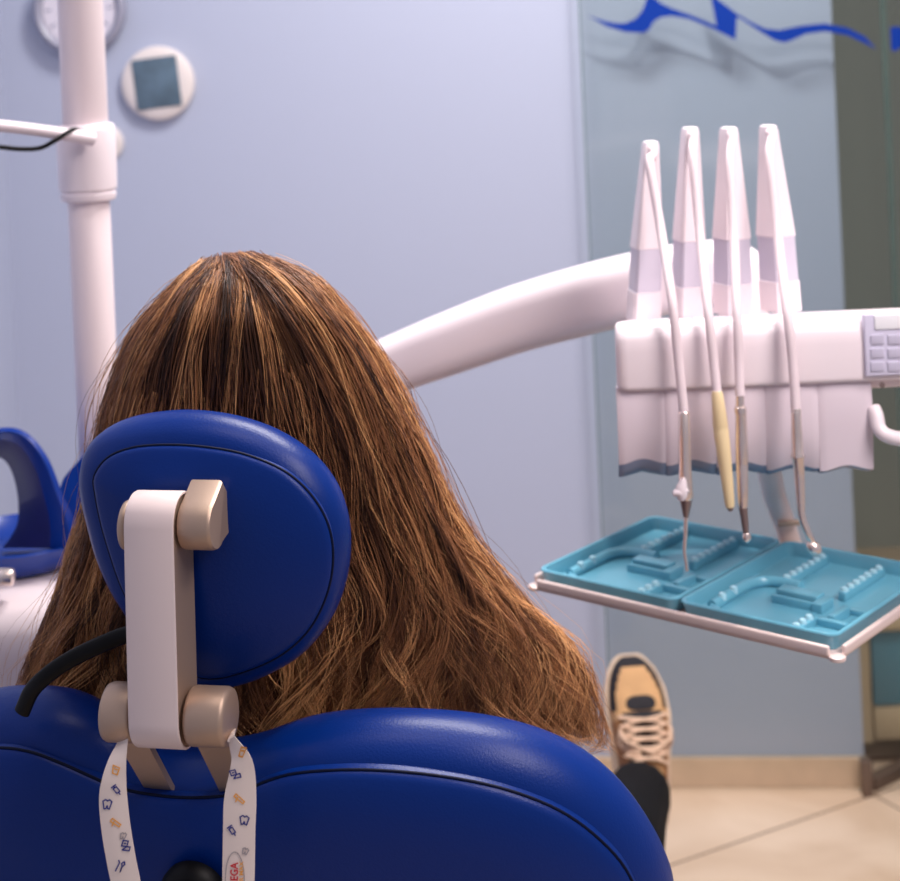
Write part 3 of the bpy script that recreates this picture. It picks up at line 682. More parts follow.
def shoe(toe, a, n, mir=1):
    """a: heel-to-toe direction, n: out of the upper"""
    a = a.normalized(); n = (n - a * n.dot(a)).normalized(); s = a.cross(n).normalized(); s = s if s.x > 0 else -s
    secs = [(.000, .014, .020, 0), (.004, .021, .032, 0), (.012, .029, .041, 0), (.026, .0395, .047, 0), (.045, .0455, .051, 0), (.065, .0490, .056, 0), (.09, .050, .063, 0), (.115, .0475, .073, 0), (.14, .0445, .083, 0), (.165, .041, .090, 0), (.19, .038, .094, 0), (.215, .0365, .098, 0), (.24, .033, .100, 0), (.256, .024, .098, 0), (.262, .012, .090, 0)]
    def prof(d): # interpolated half width, height
        for A_, B_ in zip(secs, secs[1:]):
            if A_[0] <= d <= B_[0]: k = (d - A_[0]) / (B_[0] - A_[0]); return (A_[1] + k * (B_[1] - A_[1])) * .92, A_[2] + k * (B_[2] - A_[2])
        return secs[-1][1:3]
    N = 28
    def pt(d, t, lift=0.0): # t from -1 (one side) to 1
        w_, h_ = prof(d); ang = t * PI / 2; e = .62
        x = math.copysign(abs(math.sin(ang)) ** e, math.sin(ang)) * (w_ + lift); z = .012 + (h_ - .012 + lift) * max(0, math.cos(ang)) ** .60
        return toe - a * d + s * (x + mir * .004 * math.sin(d * 18)) + n * z
    rings = []; ds = [.0, .002, .006, .012, .02, .03, .042, .055, .07, .085, .1, .115, .13, .145, .16, .18, .2, .22, .24, .252, .262]
    for d in ds: rings.append([pt(d, -1 + 2 * k / N) for k in range(N + 1)])
    v, f = loft_vf(rings, False, False); fm = []
    for i in range(len(ds) - 1):
        for j in range(N):
            t = abs(-1 + 2 * (j + .5) / N); d = (ds[i] + ds[i + 1]) / 2
            lim = .20 + .36 * (d / .085) if d < .085 else 2
            if d < .019: m_ = 1
            elif t > lim and t < .95: m_ = 1
            elif d > .10 and t > .45: m_ = 2
            else: m_ = 0
            fm.append(m_)
    mb = MB(); mb.v = [Vector(x) for x in v]; mb.f = f; mb.fm = fm
    # closed base of the upper
    o = mb.build('shoe', [M['tan'], M['shoe_dark'], M['tan2']], pe, True, 60)
    so = []
    for d, k in ((-.004, .55), (.0, .8), (.006, 1), (.02, 1), (.05, 1), (.09, 1), (.13, 1), (.17, 1), (.21, 1), (.245, 1), (.258, .9), (.266, .6)):
        w_, h_ = prof(max(0.0, min(.262, d))); w_ = (max(w_, .022) + .006) * k
        c_ = toe - a * d + s * (mir * .004 * math.sin(d * 18))
        so.append([c_ - s * w_ - n * .012, c_ - s * (w_ + .002) + n * .002, c_ - s * w_ + n * .016, c_ + n * .017, c_ + s * w_ + n * .016, c_ + s * (w_ + .002) + n * .002, c_ + s * w_ - n * .012, c_ - n * .013])
    mb = MB(); mb.add(*loft_vf(so)); mb.build('sole', M['sole'], o, True, 50)
    # tongue tip, dark oval
    mb = MB(); q = [pt(.077 + .0115 * math.sin(t), .02 + .21 * math.cos(t), .0025) for t in (2 * PI * k / 28 for k in range(28))]; c_ = pt(.077, .02, .006); v = q + [c_]; mb.add(v, [(i, (i + 1) % 28, 28) for i in range(28)]); mb.build('tongue', M['shoe_dark'], o)
    mb = MB()
    mb.add([pt(.09 + .075 * (i / 6), .02 + (-.36 + .72 * j / 6), .0012) for i in range(7) for j in range(7)], [(i * 7 + j, i * 7 + j + 1, (i + 1) * 7 + j + 1, (i + 1) * 7 + j) for i in range(6) for j in range(6)]); mb.build('throat', M['shoe_dark'], o)
    mb = MB()
    for k in range(5):
        d0 = .094 + k * .0145
        for sg in (1, -1):
            mb.add(*tube_vf([pt(d0 + .016 * (.5 + .5 * sg * x) + .002, .02 + .42 * x, .0045 + .003 * (1 - x * x)) for x in (-1, -.6, -.2, .2, .6, 1)], .0046, 8, True, (1, .6)))
    # bow loops
    for sg in (1, -1):
        mb.add(*tube_vf(catmull([pt(.155, .05, .008), pt(.135, .05 + sg * .3, .014), pt(.118, .05 + sg * .42, .010), pt(.14, .05 + sg * .52, .006), pt(.157, .05 + sg * .1, .008)], 6), .0035, 8))
    mb.build('laces', M['lace'], o)
    return o
toeR = P(630, 659, 2.60)
aR = Vector((-.03, .50, .865)); nR = Vector((0, -.865, .50))
shoe(toeR + Vector((0, .03, -.01)), aR, nR, 1)
toeL = la + Vector((-.03, .21, .15)); shoe(toeL, Vector((-.12, .50, .865)), nR, -1)

# ------------------------------------------------------------------ hair
GUID = [
 [(213, 259), (181, 280), (138, 328), (112, 385), (100, 440), (88, 510), (68, 590), (46, 650), (28, 705)],
 [(219, 257), (186, 290), (155, 345), (137, 400), (124, 470), (112, 550), (95, 620), (80, 680), (70, 735)],
 [(226, 255), (210, 290), (195, 350), (187, 410), (178, 480), (165, 560), (150, 640), (140, 700), (135, 750)],
 [(231, 254), (240, 290), (248, 345), (254, 410), (258, 480), (260, 560), (257, 640), (254, 700), (250, 750)],
 [(237, 253), (264, 283), (296, 340), (322, 400), (345, 470), (362, 550), (368, 620), (352, 675), (330, 735)],
 [(244, 253), (288, 277), (334, 335), (364, 395), (393, 470), (420, 550), (440, 625), (438, 685), (425, 740)],
 [(250, 254), (306, 279), (355, 338), (387, 395), (415, 455), (452, 540), (497, 610), (535, 672), (548, 740)],
 [(254, 255), (316, 280), (362, 338), (391, 388), (417, 447), (457, 530), (513, 603), (568, 665), (592, 742)]]
GA = np.array(GUID, float)                                   # guides x knots x 2
def cr_weights(x, n):
    x = np.clip(x, 0, n - 1 - 1e-6); i = np.floor(x).astype(int); t = x - i
    w_ = np.stack([-.5 * t + t * t - .5 * t ** 3, 1 - 2.5 * t * t + 1.5 * t ** 3, .5 * t + 2 * t * t - 1.5 * t ** 3, -.5 * t * t + .5 * t ** 3], -1)
    idx = np.stack([np.clip(i - 1, 0, n - 1), i, np.clip(i + 1, 0, n - 1), np.clip(i + 2, 0, n - 1)], -1)
    return w_, idx
def hair_px(s, t):
    ws, is_ = cr_weights(s * (GA.shape[0] - 1), GA.shape[0]); wt, it = cr_weights(t * (GA.shape[1] - 1), GA.shape[1])
    g = GA[is_[..., :, None], it[..., None, :]]
    return (g * (ws[..., :, None] * wt[..., None, :])[..., None]).sum((-3, -2))
def hair_depth(s, t, layer, side=1.0):
    dc = 1.50 - .035 * np.clip((t - .55) / .45, 0, 1)
    b = .108 * np.clip(t / .2, 0, 1) ** .55 * (1 - .40 * np.clip((t - .55) / .45, 0, 1))
    return dc - side * b * np.sqrt(np.clip(1 - (2 * s - 1) ** 2, 0, 1)) * layer
def to_world(px, Y):
    dx, dy = px[..., 0] - 450.0, px[..., 1] - 440.5
    u = dx * CR - dy * SR; v = dx * SR + dy * CR - V0
    return np.stack([u * Y / FPX, Y, CAMH - v * Y / FPX], -1)
def strands(nc, per, K=28, rad=.00035, side=1.0, srange=(0, 1), fly=0.0, seed=1, tonebias=0.0, spread=.016, wave=1.0, t0=0.0, lay0=.64):
    g = np.random.default_rng(seed)
    s0 = g.uniform(srange[0], srange[1], nc); lay = g.uniform(lay0, 1.02, nc); tone0 = np.clip(g.normal(.46 + tonebias, .24, nc), 0, 1); tend = g.uniform(.86, 1.03, nc)
    ph = g.uniform(0, 2 * PI, (nc, 4)); fq = g.uniform(1.2, 3.2, (nc, 2)); amp = g.uniform(.3, 1.2, nc); sl = g.normal(0, .05, nc)
    t = np.linspace(0, 1, K)
    rep = lambda x: np.repeat(x, per, 0)
    n = nc * per
    s0, lay, tone0, tend, ph, fq, amp, sl = map(rep, (s0, lay, tone0, tend, ph, fq, amp, sl))
    ds = g.normal(0, spread, n); dl = g.normal(0, .03, n); tstart = g.uniform(0, .05, n) ** 1.0 * (g.random(n) < .8) ; tstart = tstart + (g.random(n) < .25) * g.uniform(0, .3, n)
    tstart = tstart + t0
    T_ = tstart[:, None] + (tend + g.normal(0, .03, n) - tstart)[:, None] * t[None, :]
    T_ = np.clip(T_, 0, 1.03)
    cl = 1 - .62 * np.clip(T_ * 1.4 - .3, 0, 1)
    S_ = s0[:, None] + ds[:, None] * cl + sl[:, None] * T_
    S_ = np.where(S_ < 0, -S_ * .5, S_); S_ = np.where(S_ > 1, 1 - (S_ - 1) * .5, S_)
    px = hair_px(S_, np.clip(T_, 0, 1))
    rj = np.stack([rep(g.normal(0, 6, nc)) + g.normal(0, 3, n), rep(np.abs(g.normal(0, 8, nc))) + g.normal(0, 1.5, n)], -1); px = px + np.clip(1 - T_ / .22, 0, 1)[..., None] * rj[:, None, :]
    over = np.clip(T_ - 1, 0, 1)[..., None] * np.array([0, 60.0]); px = px + over
    Y = hair_depth(S_, T_, (lay + dl)[:, None], side)
    p = to_world(px, Y)
    A = wave * (.0018 + .017 * np.clip((T_ - .25) / .75, 0, 1) ** 1.6) * amp[:, None]
    wav = np.sin(2 * PI * fq[:, :1] * T_ * 1.3 + ph[:, :1] + g.normal(0, .35, (n, 1))); wav2 = np.cos(2 * PI * fq[:, 1:] * T_ * 1.1 + ph[:, 1:2] + g.normal(0, .35, (n, 1)))
    ind = g.normal(0, 1, (n, 2)); f2 = g.uniform(2, 5, (n, 1)); p2 = g.uniform(0, 2 * PI, (n, 1))
    p[..., 0] += A * wav + ind[:, :1] * .0007 * np.sin(2 * PI * f2 * T_ + p2) + fly * np.where(s0 < .5, -1, 1)[:, None] * np.abs(ind[:, :1]) * T_ ** .7 * (1 + .5 * np.sin(2 * PI * f2 * T_ * .6 + p2))
    p[..., 1] += .6 * A * wav2
    p[..., 2] += .25 * A * wav2 + fly * .5 * np.abs(ind[:, 1:]) * np.sin(PI * np.clip(T_ * 1.2, 0, 1))
    tone = np.clip(tone0[:, None] + g.normal(0, .10, (n, 1)) + .26 * np.clip((T_ - .5) / .5, 0, 1) + .0 * T_, 0, 1)
    # tubes with three sides
    tan = np.gradient(p, axis=1); tan /= np.linalg.norm(tan, axis=-1, keepdims=True) + 1e-9
    ref = np.array([0.0, 1.0, 0.15]); a1 = np.cross(tan, ref); a1 /= np.linalg.norm(a1, axis=-1, keepdims=True) + 1e-9; a2 = np.cross(tan, a1)
    r = rad * g.uniform(.7, 1.3, (n, 1)) * (1 - .75 * t[None, :] ** 4)
    V = np.stack([p + r[..., None] * (math.cos(q) * a1 + math.sin(q) * a2) for q in (PI / 2, PI / 2 + 2 * PI / 3, PI / 2 + 4 * PI / 3)], 2)  # n,K,3,3
    vid = np.arange(n * K * 3).reshape(n, K, 3)
    Q = []
    for j in range(3):
        k = (j + 1) % 3; Q.append(np.stack([vid[:, :-1, j], vid[:, :-1, k], vid[:, 1:, k], vid[:, 1:, j]], -1).reshape(-1, 4))
    return V.reshape(-1, 3), np.concatenate(Q), np.repeat(tone[..., None], 3, 2).reshape(-1)
parts = [strands(70, 12, srange=(.42, .95), seed=21, tonebias=.10, wave=1.7, t0=.3, lay0=.95), strands(40, 12, srange=(.03, .35), seed=22, tonebias=.06, wave=1.5, t0=.35, lay0=.95), strands(330, 28, seed=1, spread=.011, wave=1.25), strands(280, 12, side=1.0, srange=(.62, 1), seed=2, tonebias=.05), strands(110, 10, side=-1.0, srange=(0, .3), seed=3), strands(110, 10, side=-1.0, srange=(.7, 1), seed=4),
         strands(110, 9, srange=(0, .2), seed=5), strands(60, 2, srange=(0, .12), fly=.010, rad=.00028, seed=6, tonebias=.15), strands(70, 2, srange=(.88, 1), fly=.010, rad=.00028, seed=7, tonebias=.2), strands(50, 3, srange=(.2, .8), fly=.003, rad=.0003, seed=8, tonebias=.25)]
# under-layer shell
ns, nt_ = 40, 36
def shell(side, lay):
    ss, tt = np.meshgrid(np.linspace(.012, .988, ns), np.linspace(.0, .97, nt_), indexing='ij')
    p = to_world(hair_px(ss, tt), hair_depth(ss, tt, lay, side)); idx = np.arange(ns * nt_).reshape(ns, nt_)
    q = np.stack([idx[:-1, :-1], idx[1:, :-1], idx[1:, 1:], idx[:-1, 1:]], -1).reshape(-1, 4)
    return p.reshape(-1, 3), q, np.full(ns * nt_, .08)
parts.append(shell(1.0, .80))
off = 0; VV, FF, TT = [], [], []
for v, q, tn in parts: VV.append(v); FF.append(q + off); TT.append(tn); off += len(v)
VV = np.concatenate(VV) - np.array(pe.location)[None]; FF = np.concatenate(FF); TT = np.concatenate(TT)
me = bpy.data.meshes.new('hair'); me.vertices.add(len(VV)); me.vertices.foreach_set('co', VV.astype(np.float32).ravel())
me.loops.add(FF.size); me.loops.foreach_set('vertex_index', FF.astype(np.int32).ravel())
me.polygons.add(len(FF)); me.polygons.foreach_set('loop_start', np.arange(0, FF.size, 4, dtype=np.int32))
me.polygons.foreach_set('use_smooth', np.ones(len(FF), bool)); me.update(calc_edges=True)
at_ = me.attributes.new('tone', 'FLOAT', 'POINT'); at_.data.foreach_set('value', TT.astype(np.float32)); me.materials.append(M['hair'])
hair = bpy.data.objects.new('hair', me); COL.objects.link(hair); hair.parent = pe

# ------------------------------------------------------------------ delivery unit
dl = thing('delivery_unit', 'white dental delivery unit with four whip arms on a curved support arm', 'delivery unit', (.40, 1.8, 1.06))
# support arm
A_pts = [((120, 442), 46, 2.13), ((200, 428), 50, 2.12), ((300, 402), 54, 2.09), ((390, 366), 57, 2.05), ((450, 343), 62, 2.02), ((520, 318), 66, 1.99), ((600, 296), 69, 1.96), ((670, 279), 66, 1.95), ((720, 270), 60, 1.945), ((748, 268), 46, 1.94), ((762, 268), 22, 1.94)]
pc = catmull([P(p[0], p[1], Y) for p, w_, Y in A_pts], 6); wv = catmull([Vector((w_ * Y / FPX / 2, 0, 0)) for p, w_, Y in A_pts], 6)
rings = []
for i, (p, w_) in enumerate(zip(pc, wv)):
    t = (pc[min(i + 1, len(pc) - 1)] - pc[max(i - 1, 0)]).normalized(); nn = Vector((0, 0, 1)) - t * t.z; nn.normalize(); bb = t.cross(nn)
    ring = []
    for k in range(28):
        a = 2 * PI * k / 28; c_, s_ = math.cos(a), math.sin(a)
        ring.append(p + nn * (w_.x * math.copysign(abs(s_) ** .7, s_)) + bb * (.036 * min(1, w_.x / .02) * math.copysign(abs(c_) ** .75, c_)))
    rings.append(ring)
mb = MB(); mb.add(*loft_vf(rings)); mb.build('support_arm', M['white'], dl)
ja = P(742, 285, 1.93); mb = MB(); cyl_between(mb, (ja.x, ja.y, 1.075), (ja.x, ja.y, ja.z + .03), .030, 32, .006); mb.build('pivot', M['white2'], dl)
# head body: profile swept along X
HX0 = P(615.5, 355, 1.70).x; HX1 = .66
zt0 = P(617, 317, 1.715).z; zb0 = P(617, 393, 1.69).z
def rprof(pts, r, n=5):
    out = []
    m_ = len(pts)
    for i in range(m_):
        a, b, c_ = (Vector(pts[i - 1]), Vector(pts[i]), Vector(pts[(i + 1) % m_])); rr = min(r[i], (a - b).length * .45, (c_ - b).length * .45)
        p0 = b + (a - b).normalized() * rr; p1 = b + (c_ - b).normalized() * rr
        for k in range(n + 1): t = k / n; out.append(p0 * (1 - t) ** 2 + b * 2 * t * (1 - t) + p1 * t * t)
    return out
pf = rprof([(1.690, zb0), (1.688, zt0), (1.89, zt0 - .035), (1.90, zb0 + .02), (1.88, zb0 - .01)], [.006, .045, .03, .03, .01])
pc_ = Vector((1.79, (zt0 + zb0) / 2))
rings = []
for x, sc in ((HX0 + .0, .90), (HX0 + .002, .95), (HX0 + .006, .985), (HX0 + .012, 1.0), (HX1 - .02, 1.0), (HX1 - .006, .96), (HX1, .88)):
    rings.append([Vector((x + (max(0, p[0] - 1.69) * .17 if x < .4 else 0), pc_.x + (p[0] - pc_.x) * sc, pc_.y + (p[1] - pc_.y) * sc)) for p in pf])
mb = MB(); mb.add(*loft_vf(rings)); hb = mb.build('head', M['white'], dl, True, 40)
# lower belly at the right end
xr0 = P(870, 400, 1.70).x
mb = MB(); pf2 = rprof([(1.700, zb0 + .02), (1.705, zb0 - .012), (1.86, zb0 - .016), (1.87, zb0 + .02)], [.004, .012, .02, .004])
mb.add(*loft_vf([[Vector((x, p[0], p[1])) for p in pf2] for x in (xr0, HX1 - .02)])); mb.build('belly', M['white2'], dl, True, 40)
# control panel
def front(px, py, Y=1.6875): return P(px, py, Y)
def panel(px0, py0, px1, py1, Y, th, m, nm, parent, bev=.002, sh=0):
    a = P(px0, py1, Y); b = P(px1, py0, Y); mb = MB(); rbox(mb, (a + b) / 2 + Vector((0, th / 2, 0)), XYZ, (abs(b.x - a.x) / 2, th / 2, abs(b.z - a.z) / 2), bev); return mb.build(nm, m, parent, True, 40)
cpn = panel(866, 309, 978, 377, 1.685, .012, M['keypad'], 'control_panel', dl)
panel(875, 312, 940, 330, 1.6835, .004, M['display'], 'display', cpn, .0008)
for r_ in range(3):
    for c2 in range(6): panel(871 + c2 * 17, 334.5 + r_ * 13.5, 884 + c2 * 17, 345 + r_ * 13.5, 1.6838, .003, M['key'], 'key', cpn, .0008)
a = P(882, 385, 1.689); mb = MB(); lathe(mb, a, Vector((0, -1, 0)), [(.0030, 0), (.0028, .001), (.001, .0012)], 16); mb.build('screw', M['steel_dark'], dl)
# five aprons below the head
seams = [617.5, 665.5, 716, 766, 819, 873]
for i in range(5):
    xa = P(seams[i], 430, 1.70).x + .0001; xb = P(seams[i + 1], 430, 1.70).x - .0001
    z1 = zb0 + .003; z0 = P((seams[i] + seams[i + 1]) / 2, 476 - i * 1.0, 1.70).z; n = 14
    hb_ = (.015, .013, .010, .006, .004)[i]
    rings = []
    for (zz, yy, mi) in ((z1, 1.700, 0), (z1 - .02, 1.697, 0), (z1 - .05, 1.698, 0), (z0 + hb_, 1.703, 0), (z0 + hb_ * .5, 1.706, 1), (z0, 1.710, 1)):
        row = []
        for k in range(n + 1):
            t = k / n; x = xa + (xb - xa) * t; bow = -.0022 * math.sin(PI * t) ** .6; wz = (-.003 * math.cos(2 * PI * t) * (1 if zz < z1 - .03 else 0))
            ed = .0006 if k in (0, n) else 0
            row.append(Vector((x, yy + bow + ed, zz + wz)))
        row += [Vector((xb, 1.79, zz)), Vector((xa + (.014 if i == 0 else 0), 1.79, zz))]
        rings.append(row)
    v, f = loft_vf(rings); m_ = len(rings[0]); fm = [1 if (q // m_ >= 3 and q < 5 * m_) or q >= 5 * m_ + m_ else 0 for q in range(len(f))]
    mb = MB(); mb.v = [Vector(x) for x in v]; mb.f = f; mb.fm = fm; mb.build('apron', [M['module'], M['tint']], dl, True, 45)
# whip arms
WH = [((643.5, 315), 32, (650.5, 141), 17), ((688, 312), 30, (690, 127), 17), ((733.5, 309), 33, (728.5, 127), 16), ((781, 306), 33, (768, 125), 15)]
whips = []
for i, (b_, wb_, t_, wt_) in enumerate(WH):
    pb_, pt_ = P(b_[0], b_[1] + 4, 1.79), P(t_[0], t_[1], 1.80)
    D = pt_ - pb_; tw = math.radians((6, 10, 22, 26)[i]); ux = Vector((math.cos(tw), math.sin(tw), 0)); uy = Vector((-math.sin(tw), math.cos(tw), 0))
    prof_ = [(0, 1, 1), (.16, .985, 1), (.163, .93, .95), (.40, .90, .93), (.403, .96, .97), (.42, .95, .96), (.93, .56, .55), (.97, .54, .52), (.995, .46, .45), (1.0, .36, .36)]
    rings = []; hw2 = wb_ / 2 * 1.79 / FPX * .90
    for k, sx, sy in prof_:
        w2 = hw2 * (sx if k < .5 else sx * (wt_ / wb_) / .56); d2 = .019 * sy; c_ = pb_ + D * k; bvl = .18
        q = []
        for (a, b) in ((-1, -1 + bvl), (-1 + bvl, -1), (1 - bvl, -1), (1, -1 + bvl), (1, 1 - bvl), (1 - bvl, 1), (-1 + bvl, 1), (-1, 1 - bvl)): q.append(c_ + ux * (a * w2) + uy * (b * d2))
        rings.append(q)
    v, f = loft_vf(rings); fm = [1 if 8 * 2 <= q < 8 * 3 else 0 for q in range(len(f))]
    mb = MB(); mb.v = [Vector(x) for x in v]; mb.f = f; mb.fm = fm; wo = mb.build('whip_arm', [M['white'], M['grey_band']], dl, True, 35); whips.append(pt_)
# side handle and tray arm
mb = MB(); mb.add(*tube_vf(catmull([P(873, 408, 1.70), P(876, 415, 1.695), P(879, 428, 1.69), P(888, 436, 1.685), P(908, 439, 1.68), P(960, 436, 1.68), P(1010, 430, 1.68), P(1020, 400, 1.70)], 8), .0078, 16)); mb.build('handle', M['white'], dl)
mb = MB(); ta = [P(768, 466, 1.86), P(774, 495, 1.88), P(786, 528, 1.90), P(794, 552, 1.91)]
mb.add(*tube_vf([ta[0] + Vector((0, -.01, .06))] + ta, [.014, .014, .0135, .0125, .012], 20)); mb.build('tray_arm', M['plate'], dl)
mb = MB(); cyl_between(mb, P(778, 524, 1.875), P(802, 522, 1.875), .0035, 12, .001); mb.build('catch', M['champ'], dl)

# ------------------------------------------------------------------ tray holder and two plastic trays
TZ = .844
L0, F0 = onz(531, 573, TZ), onz(838, 643, TZ); L0.z -= .006; F0.z -= .006
E1 = (F0 - L0).normalized(); E2 = Vector((-E1.y, E1.x, 0)); TL = (F0 - L0).length; TW = .252
def tl(p, q, h=0.0): return L0 + E1 * p + E2 * q + UP * h
TA = (E1, E2, UP)
hol = MB(); rbox(hol, tl(TL / 2, TW / 2, -.010), TA, (TL / 2, TW / 2, .0025), .001)
g_ = .009
rbox(hol, tl(TL / 2, -.001, -.004), TA, (TL / 2 - g_, .0028, .0054), .0024); rbox(hol, tl(TL / 2, TW + .001, -.004), TA, (TL / 2 - g_, .0028, .0054), .0024)
rbox(hol, tl(-.001, TW / 2, -.004), TA, (.0028, TW / 2 - g_, .0054), .0024); rbox(hol, tl(TL + .001, TW / 2, -.004), TA, (.0028, TW / 2 - g_, .0054), .0024)
for p_ in (0, TL):
    for q_ in (0, TW): lathe(hol, tl(p_ + (.003 if p_ == 0 else -.003), q_ + (.003 if q_ == 0 else -.003), -.0125), UP, [(.0075, 0), (.0085, .001), (.0085, .004), (.007, .005)], 24)
rbox(hol, tl(.19, .17, -.020), TA, (.06, .05, .0085), .003)
ho = hol.build('tray_holder', M['tray_metal'], dl, True, 40)
def make_tray(p0, label):
    t = thing('instrument_tray', label, 'tray', tl(p0 + .0905, TW / 2, -.0075), 'turquoise plastic instrument trays')
    wd, ln = .182, TW - .010; q0 = .005; x0 = p0
    def ring(ins, h, r):
        pts = []
        for (cx, cy, a0) in ((x0 + wd - r - ins, q0 + ln - r - ins, 0), (x0 + r + ins, q0 + ln - r - ins, 90), (x0 + r + ins, q0 + r + ins, 180), (x0 + wd - r - ins, q0 + r + ins, 270)):
            for k in range(7): a = math.radians(a0 + 15 * k); pts.append(tl(cx + r * math.cos(a), cy + r * math.sin(a), h))
        return pts
    mb = MB()
    mb.add(*loft_vf([ring(.012, -.0074, .006), ring(.005, -.0074, .010), ring(.0035, -.005, .011), ring(.0015, .006, .012), ring(0, .0082, .013), ring(.0005, .0098, .013), ring(.003, .0105, .011), ring(.0048, .0095, .010), ring(.0065, .004, .009), ring(.008, -.0045, .008), ring(.010, -.0055, .006), ring(.03, -.0055, .006)]))
    mb.build('shell', M['tray'], t)
    mb = MB()
    def bar(p, q, hp, hq, h, base=-.0058, bev=.0012): rbox(mb, tl(x0 + p, q, base + h / 2), TA, (hp, hq, h / 2), min(bev, h * .4, hp * .45, hq * .45))
    bar(.054, .188, .0045, .049, .010); bar(.124, .185, .0045, .049, .010); bar(.130, .038, .0045, .022, .009)
    bar(.088, .112, .024, .009, .012)                     # block with slot
    bar(.088, .094, .024, .0022, .009); bar(.118, .104, .006, .014, .010); bar(.150, .062, .016, .004, .008); bar(.146, .085, .004, .018, .010); bar(.155, .108, .012, .004, .006); bar(.150, .030, .014, .010, .005)
    # U-shaped wall
    pth = catmull([tl(x0 + .022, .040, -.002), tl(x0 + .022, .085, -.001), tl(x0 + .024, .118, 0), tl(x0 + .036, .136, 0), tl(x0 + .055, .140, 0), tl(x0 + .075, .138, 0)], 6)
    mb.add(*tube_vf(pth, .0062, 12, True))
    pth = catmull([tl(x0 + .022, .040, -.003), tl(x0 + .045, .028, -.003), tl(x0 + .075, .026, -.003), tl(x0 + .1, .03, -.003)], 6); mb.add(*tube_vf(pth, .004, 10, True))
    mb.build('dividers', M['tray'], t, True, 45)
    for p, qs in ((.054, [.146 + .014 * k for k in range(7)]), (.124, [.143 + .014 * k for k in range(7)]), (.130, [.022, .036, .050]), (.024, [.058, .082])):
        for q in qs:
            mb = MB(); lathe(mb, tl(x0 + p, q, .0045), UP, [(.0046, -.0045), (.0044, .0002), (.0034, .0026), (.0014, .0036)], 14); mb.build('rest_stud', M['bump'], t)
    return t
make_tray(.0035, 'turquoise plastic tray under the syringe, nearer the hair, on the metal holder')
make_tray(.1885, 'turquoise plastic tray under the bent handpiece, at the front corner of the holder')

# ------------------------------------------------------------------ instruments with hoses
def prof_tube(mb, pts, mi=0, n=22):
    """pts: (px, row, width px, Y)"""
    mb.add(*tube_vf([P(x, y, Y) for x, y, w_, Y in pts], [w_ / 2 * Y / FPX for x, y, w_, Y in pts], n), mi); return mb
def instrument(name, label, cat, wi, hose, hw2):
    t = thing(name, label, cat, P(hose[-1][0], hose[-1][1], 1.68), 'instruments hanging from the delivery unit')
    start = whips[wi]
    pts = [start + Vector((0, .002, -.012)), start + Vector((0, -.009, -.008)), start + Vector((0, -.015, -.016))] + [P(x, y, Y) for x, y, Y in hose]
    pp = catmull(pts, 8); mb = MB(); mb.add(*tube_vf(pp, hw2 / 2 * 1.70 / FPX, 14)); mb.build('hose', M['hose'], t)
    return t
Yh = 1.664
t1 = instrument('air_water_syringe', 'steel air-water syringe with white button, hanging first from the hair', 'dental instrument', 0, [(650, 165, 1.765), (661, 230, 1.735), (672, 300, 1.68), (679, 365, 1.67), (684, 414, Yh)], 9.5)
mb = prof_tube(MB(), [(684, 411, 9, Yh), (684, 413, 11.5, Yh), (684.5, 440, 12.5, Yh), (685, 470, 13, Yh), (685.5, 488, 14, Yh), (686, 497, 14.5, Yh), (686, 500, 12, Yh)]); mb.build('body', M['steel'], t1)
mb = prof_tube(MB(), [(684, 478, 4, Yh - .006), (682, 486, 11, Yh - .006), (681, 493, 14, Yh - .005), (682, 499, 9, Yh - .004)]); prof_tube(mb, [(688, 490, 5, Yh - .007), (680, 493, 9, Yh - .008), (674, 493, 7, Yh - .006), (672.5, 493, 3, Yh - .006)]); mb.build('button', M['white'], t1)
mb = prof_tube(MB(), [(686, 498, 13, Yh), (686, 502, 11.5, Yh), (686, 514, 7, Yh), (686, 517, 5, Yh)]); mb.build('collar', M['steel_dark'], t1)
mb = prof_tube(MB(), [(686, 515, 4.2, Yh), (685.5, 535, 4, Yh), (684.5, 547, 3.8, Yh), (684.5, 552, 3.6, Yh), (686, 563, 3.4, Yh), (687, 571, 3.2, Yh)], n=14); mb.build('nozzle', M['steel'], t1)
t2 = instrument('scaler_handpiece', 'cream plastic scaler handpiece hanging second from the hair', 'dental instrument', 1, [(693, 160, 1.765), (700, 235, 1.735), (708, 310, 1.68), (714, 365, 1.67), (717.5, 398, Yh)], 9.5)
mb = prof_tube(MB(), [(717, 391, 9, Yh), (717.2, 394, 11.5, Yh), (719, 410, 13.5, Yh), (720.5, 426, 15.2, Yh), (720.7, 428, 14.2, Yh), (721, 430, 15.4, Yh), (724, 455, 14, Yh), (727, 480, 12, Yh), (729.5, 503, 10, Yh), (730, 507, 8.5, Yh)]); mb.build('body', M['cream'], t2)
mb = prof_tube(MB(), [(730, 506, 6.5, Yh), (730.3, 509, 6, Yh), (730.4, 511, 4, Yh)]); mb.build('tip', M['steel_dark'], t2)
t3 = instrument('straight_handpiece', 'straight steel handpiece with dark tapered nose beside the cream handpiece', 'dental instrument', 2, [(730, 165, 1.765), (734, 235, 1.735), (737, 310, 1.68), (739, 365, 1.67), (740, 396, Yh)], 9.5)
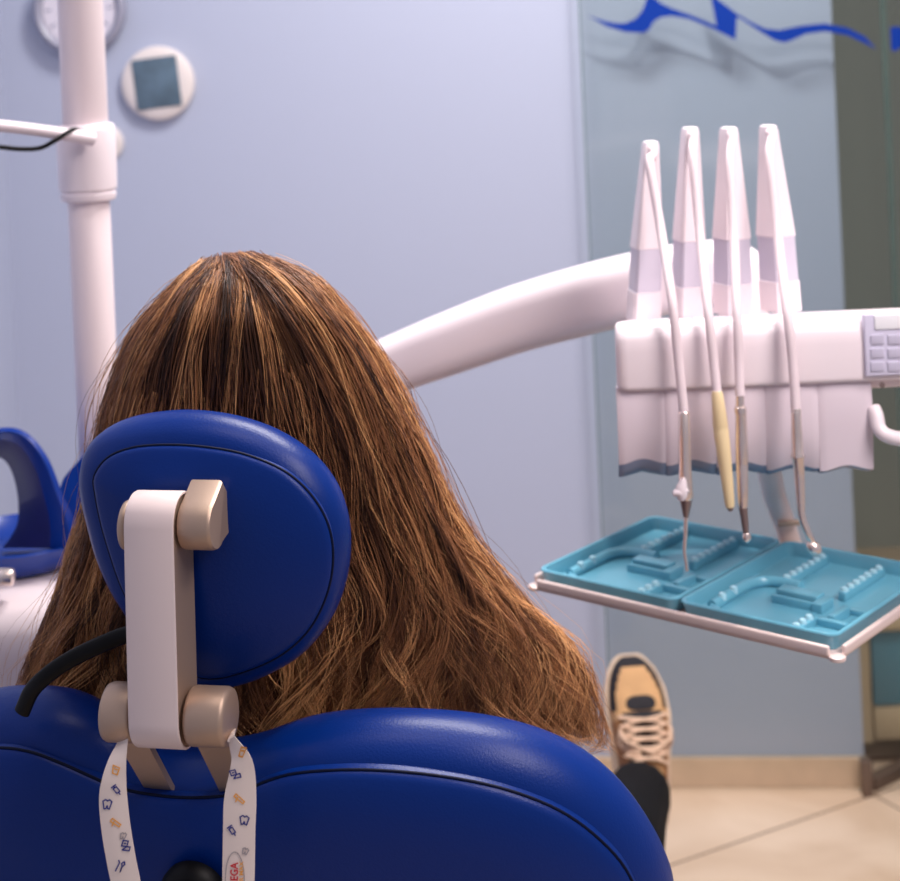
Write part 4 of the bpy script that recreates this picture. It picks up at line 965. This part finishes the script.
mb = prof_tube(MB(), [(740, 391, 7, Yh), (740, 393, 8, Yh), (740, 406, 8.5, Yh), (740, 407, 11.5, Yh), (740.5, 411, 12.5, Yh), (741, 415, 10.8, Yh), (741.5, 440, 12.2, Yh), (742, 462, 12.6, Yh), (742, 464, 11.8, Yh), (742, 466, 12.4, Yh), (742.5, 490, 11.2, Yh), (743, 506, 10, Yh), (743, 508, 8.5, Yh)]); mb.build('body', M['steel'], t3)
mb = prof_tube(MB(), [(743, 507, 9.2, Yh), (743.3, 510, 8.6, Yh), (745, 524, 7.2, Yh), (746, 533, 5.6, Yh)]); mb.build('nose', M['steel_dark'], t3)
mb = prof_tube(MB(), [(746, 531, 4, Yh), (746.4, 534, 7.5, Yh), (746.7, 537.5, 9, Yh), (747, 541, 7, Yh), (747, 542.5, 3, Yh)]); mb.build('head', M['steel'], t3)
t4 = instrument('angled_handpiece', 'bent steel handpiece with ball head hanging farthest from the hair', 'dental instrument', 3, [(770, 160, 1.765), (778, 235, 1.735), (787, 310, 1.68), (793, 365, 1.67), (796, 412, Yh)], 10)
mb = prof_tube(MB(), [(795.8, 407, 8, Yh), (796, 409, 10, Yh), (796.5, 430, 10.5, Yh), (797.6, 453, 11.5, Yh), (797.7, 455, 13.5, Yh), (797.8, 457, 13.5, Yh), (798, 459, 11.8, Yh), (799.5, 480, 10.8, Yh), (800.5, 500, 9.2, Yh), (801, 513, 8.2, Yh), (803, 521, 8, Yh), (807.5, 532, 7.6, Yh), (811.5, 541, 7.4, Yh), (812, 543, 5, Yh)]); mb.build('body', M['steel'], t4)
mb = prof_tube(MB(), [(809.8, 541, 5, Yh), (810.5, 543, 10, Yh), (812, 545.5, 12.5, Yh), (814.5, 548.5, 14, Yh), (816.5, 551.5, 12.5, Yh), (818, 554, 8, Yh), (818.3, 554.8, 3, Yh)]); mb.build('head', M['steel'], t4)

# ------------------------------------------------------------------ view
scene.view_settings.view_transform = 'Standard'; scene.view_settings.look = 'None'
scene.view_settings.exposure = -0.13; scene.view_settings.gamma = 1.0; scene.view_settings.use_curve_mapping = False
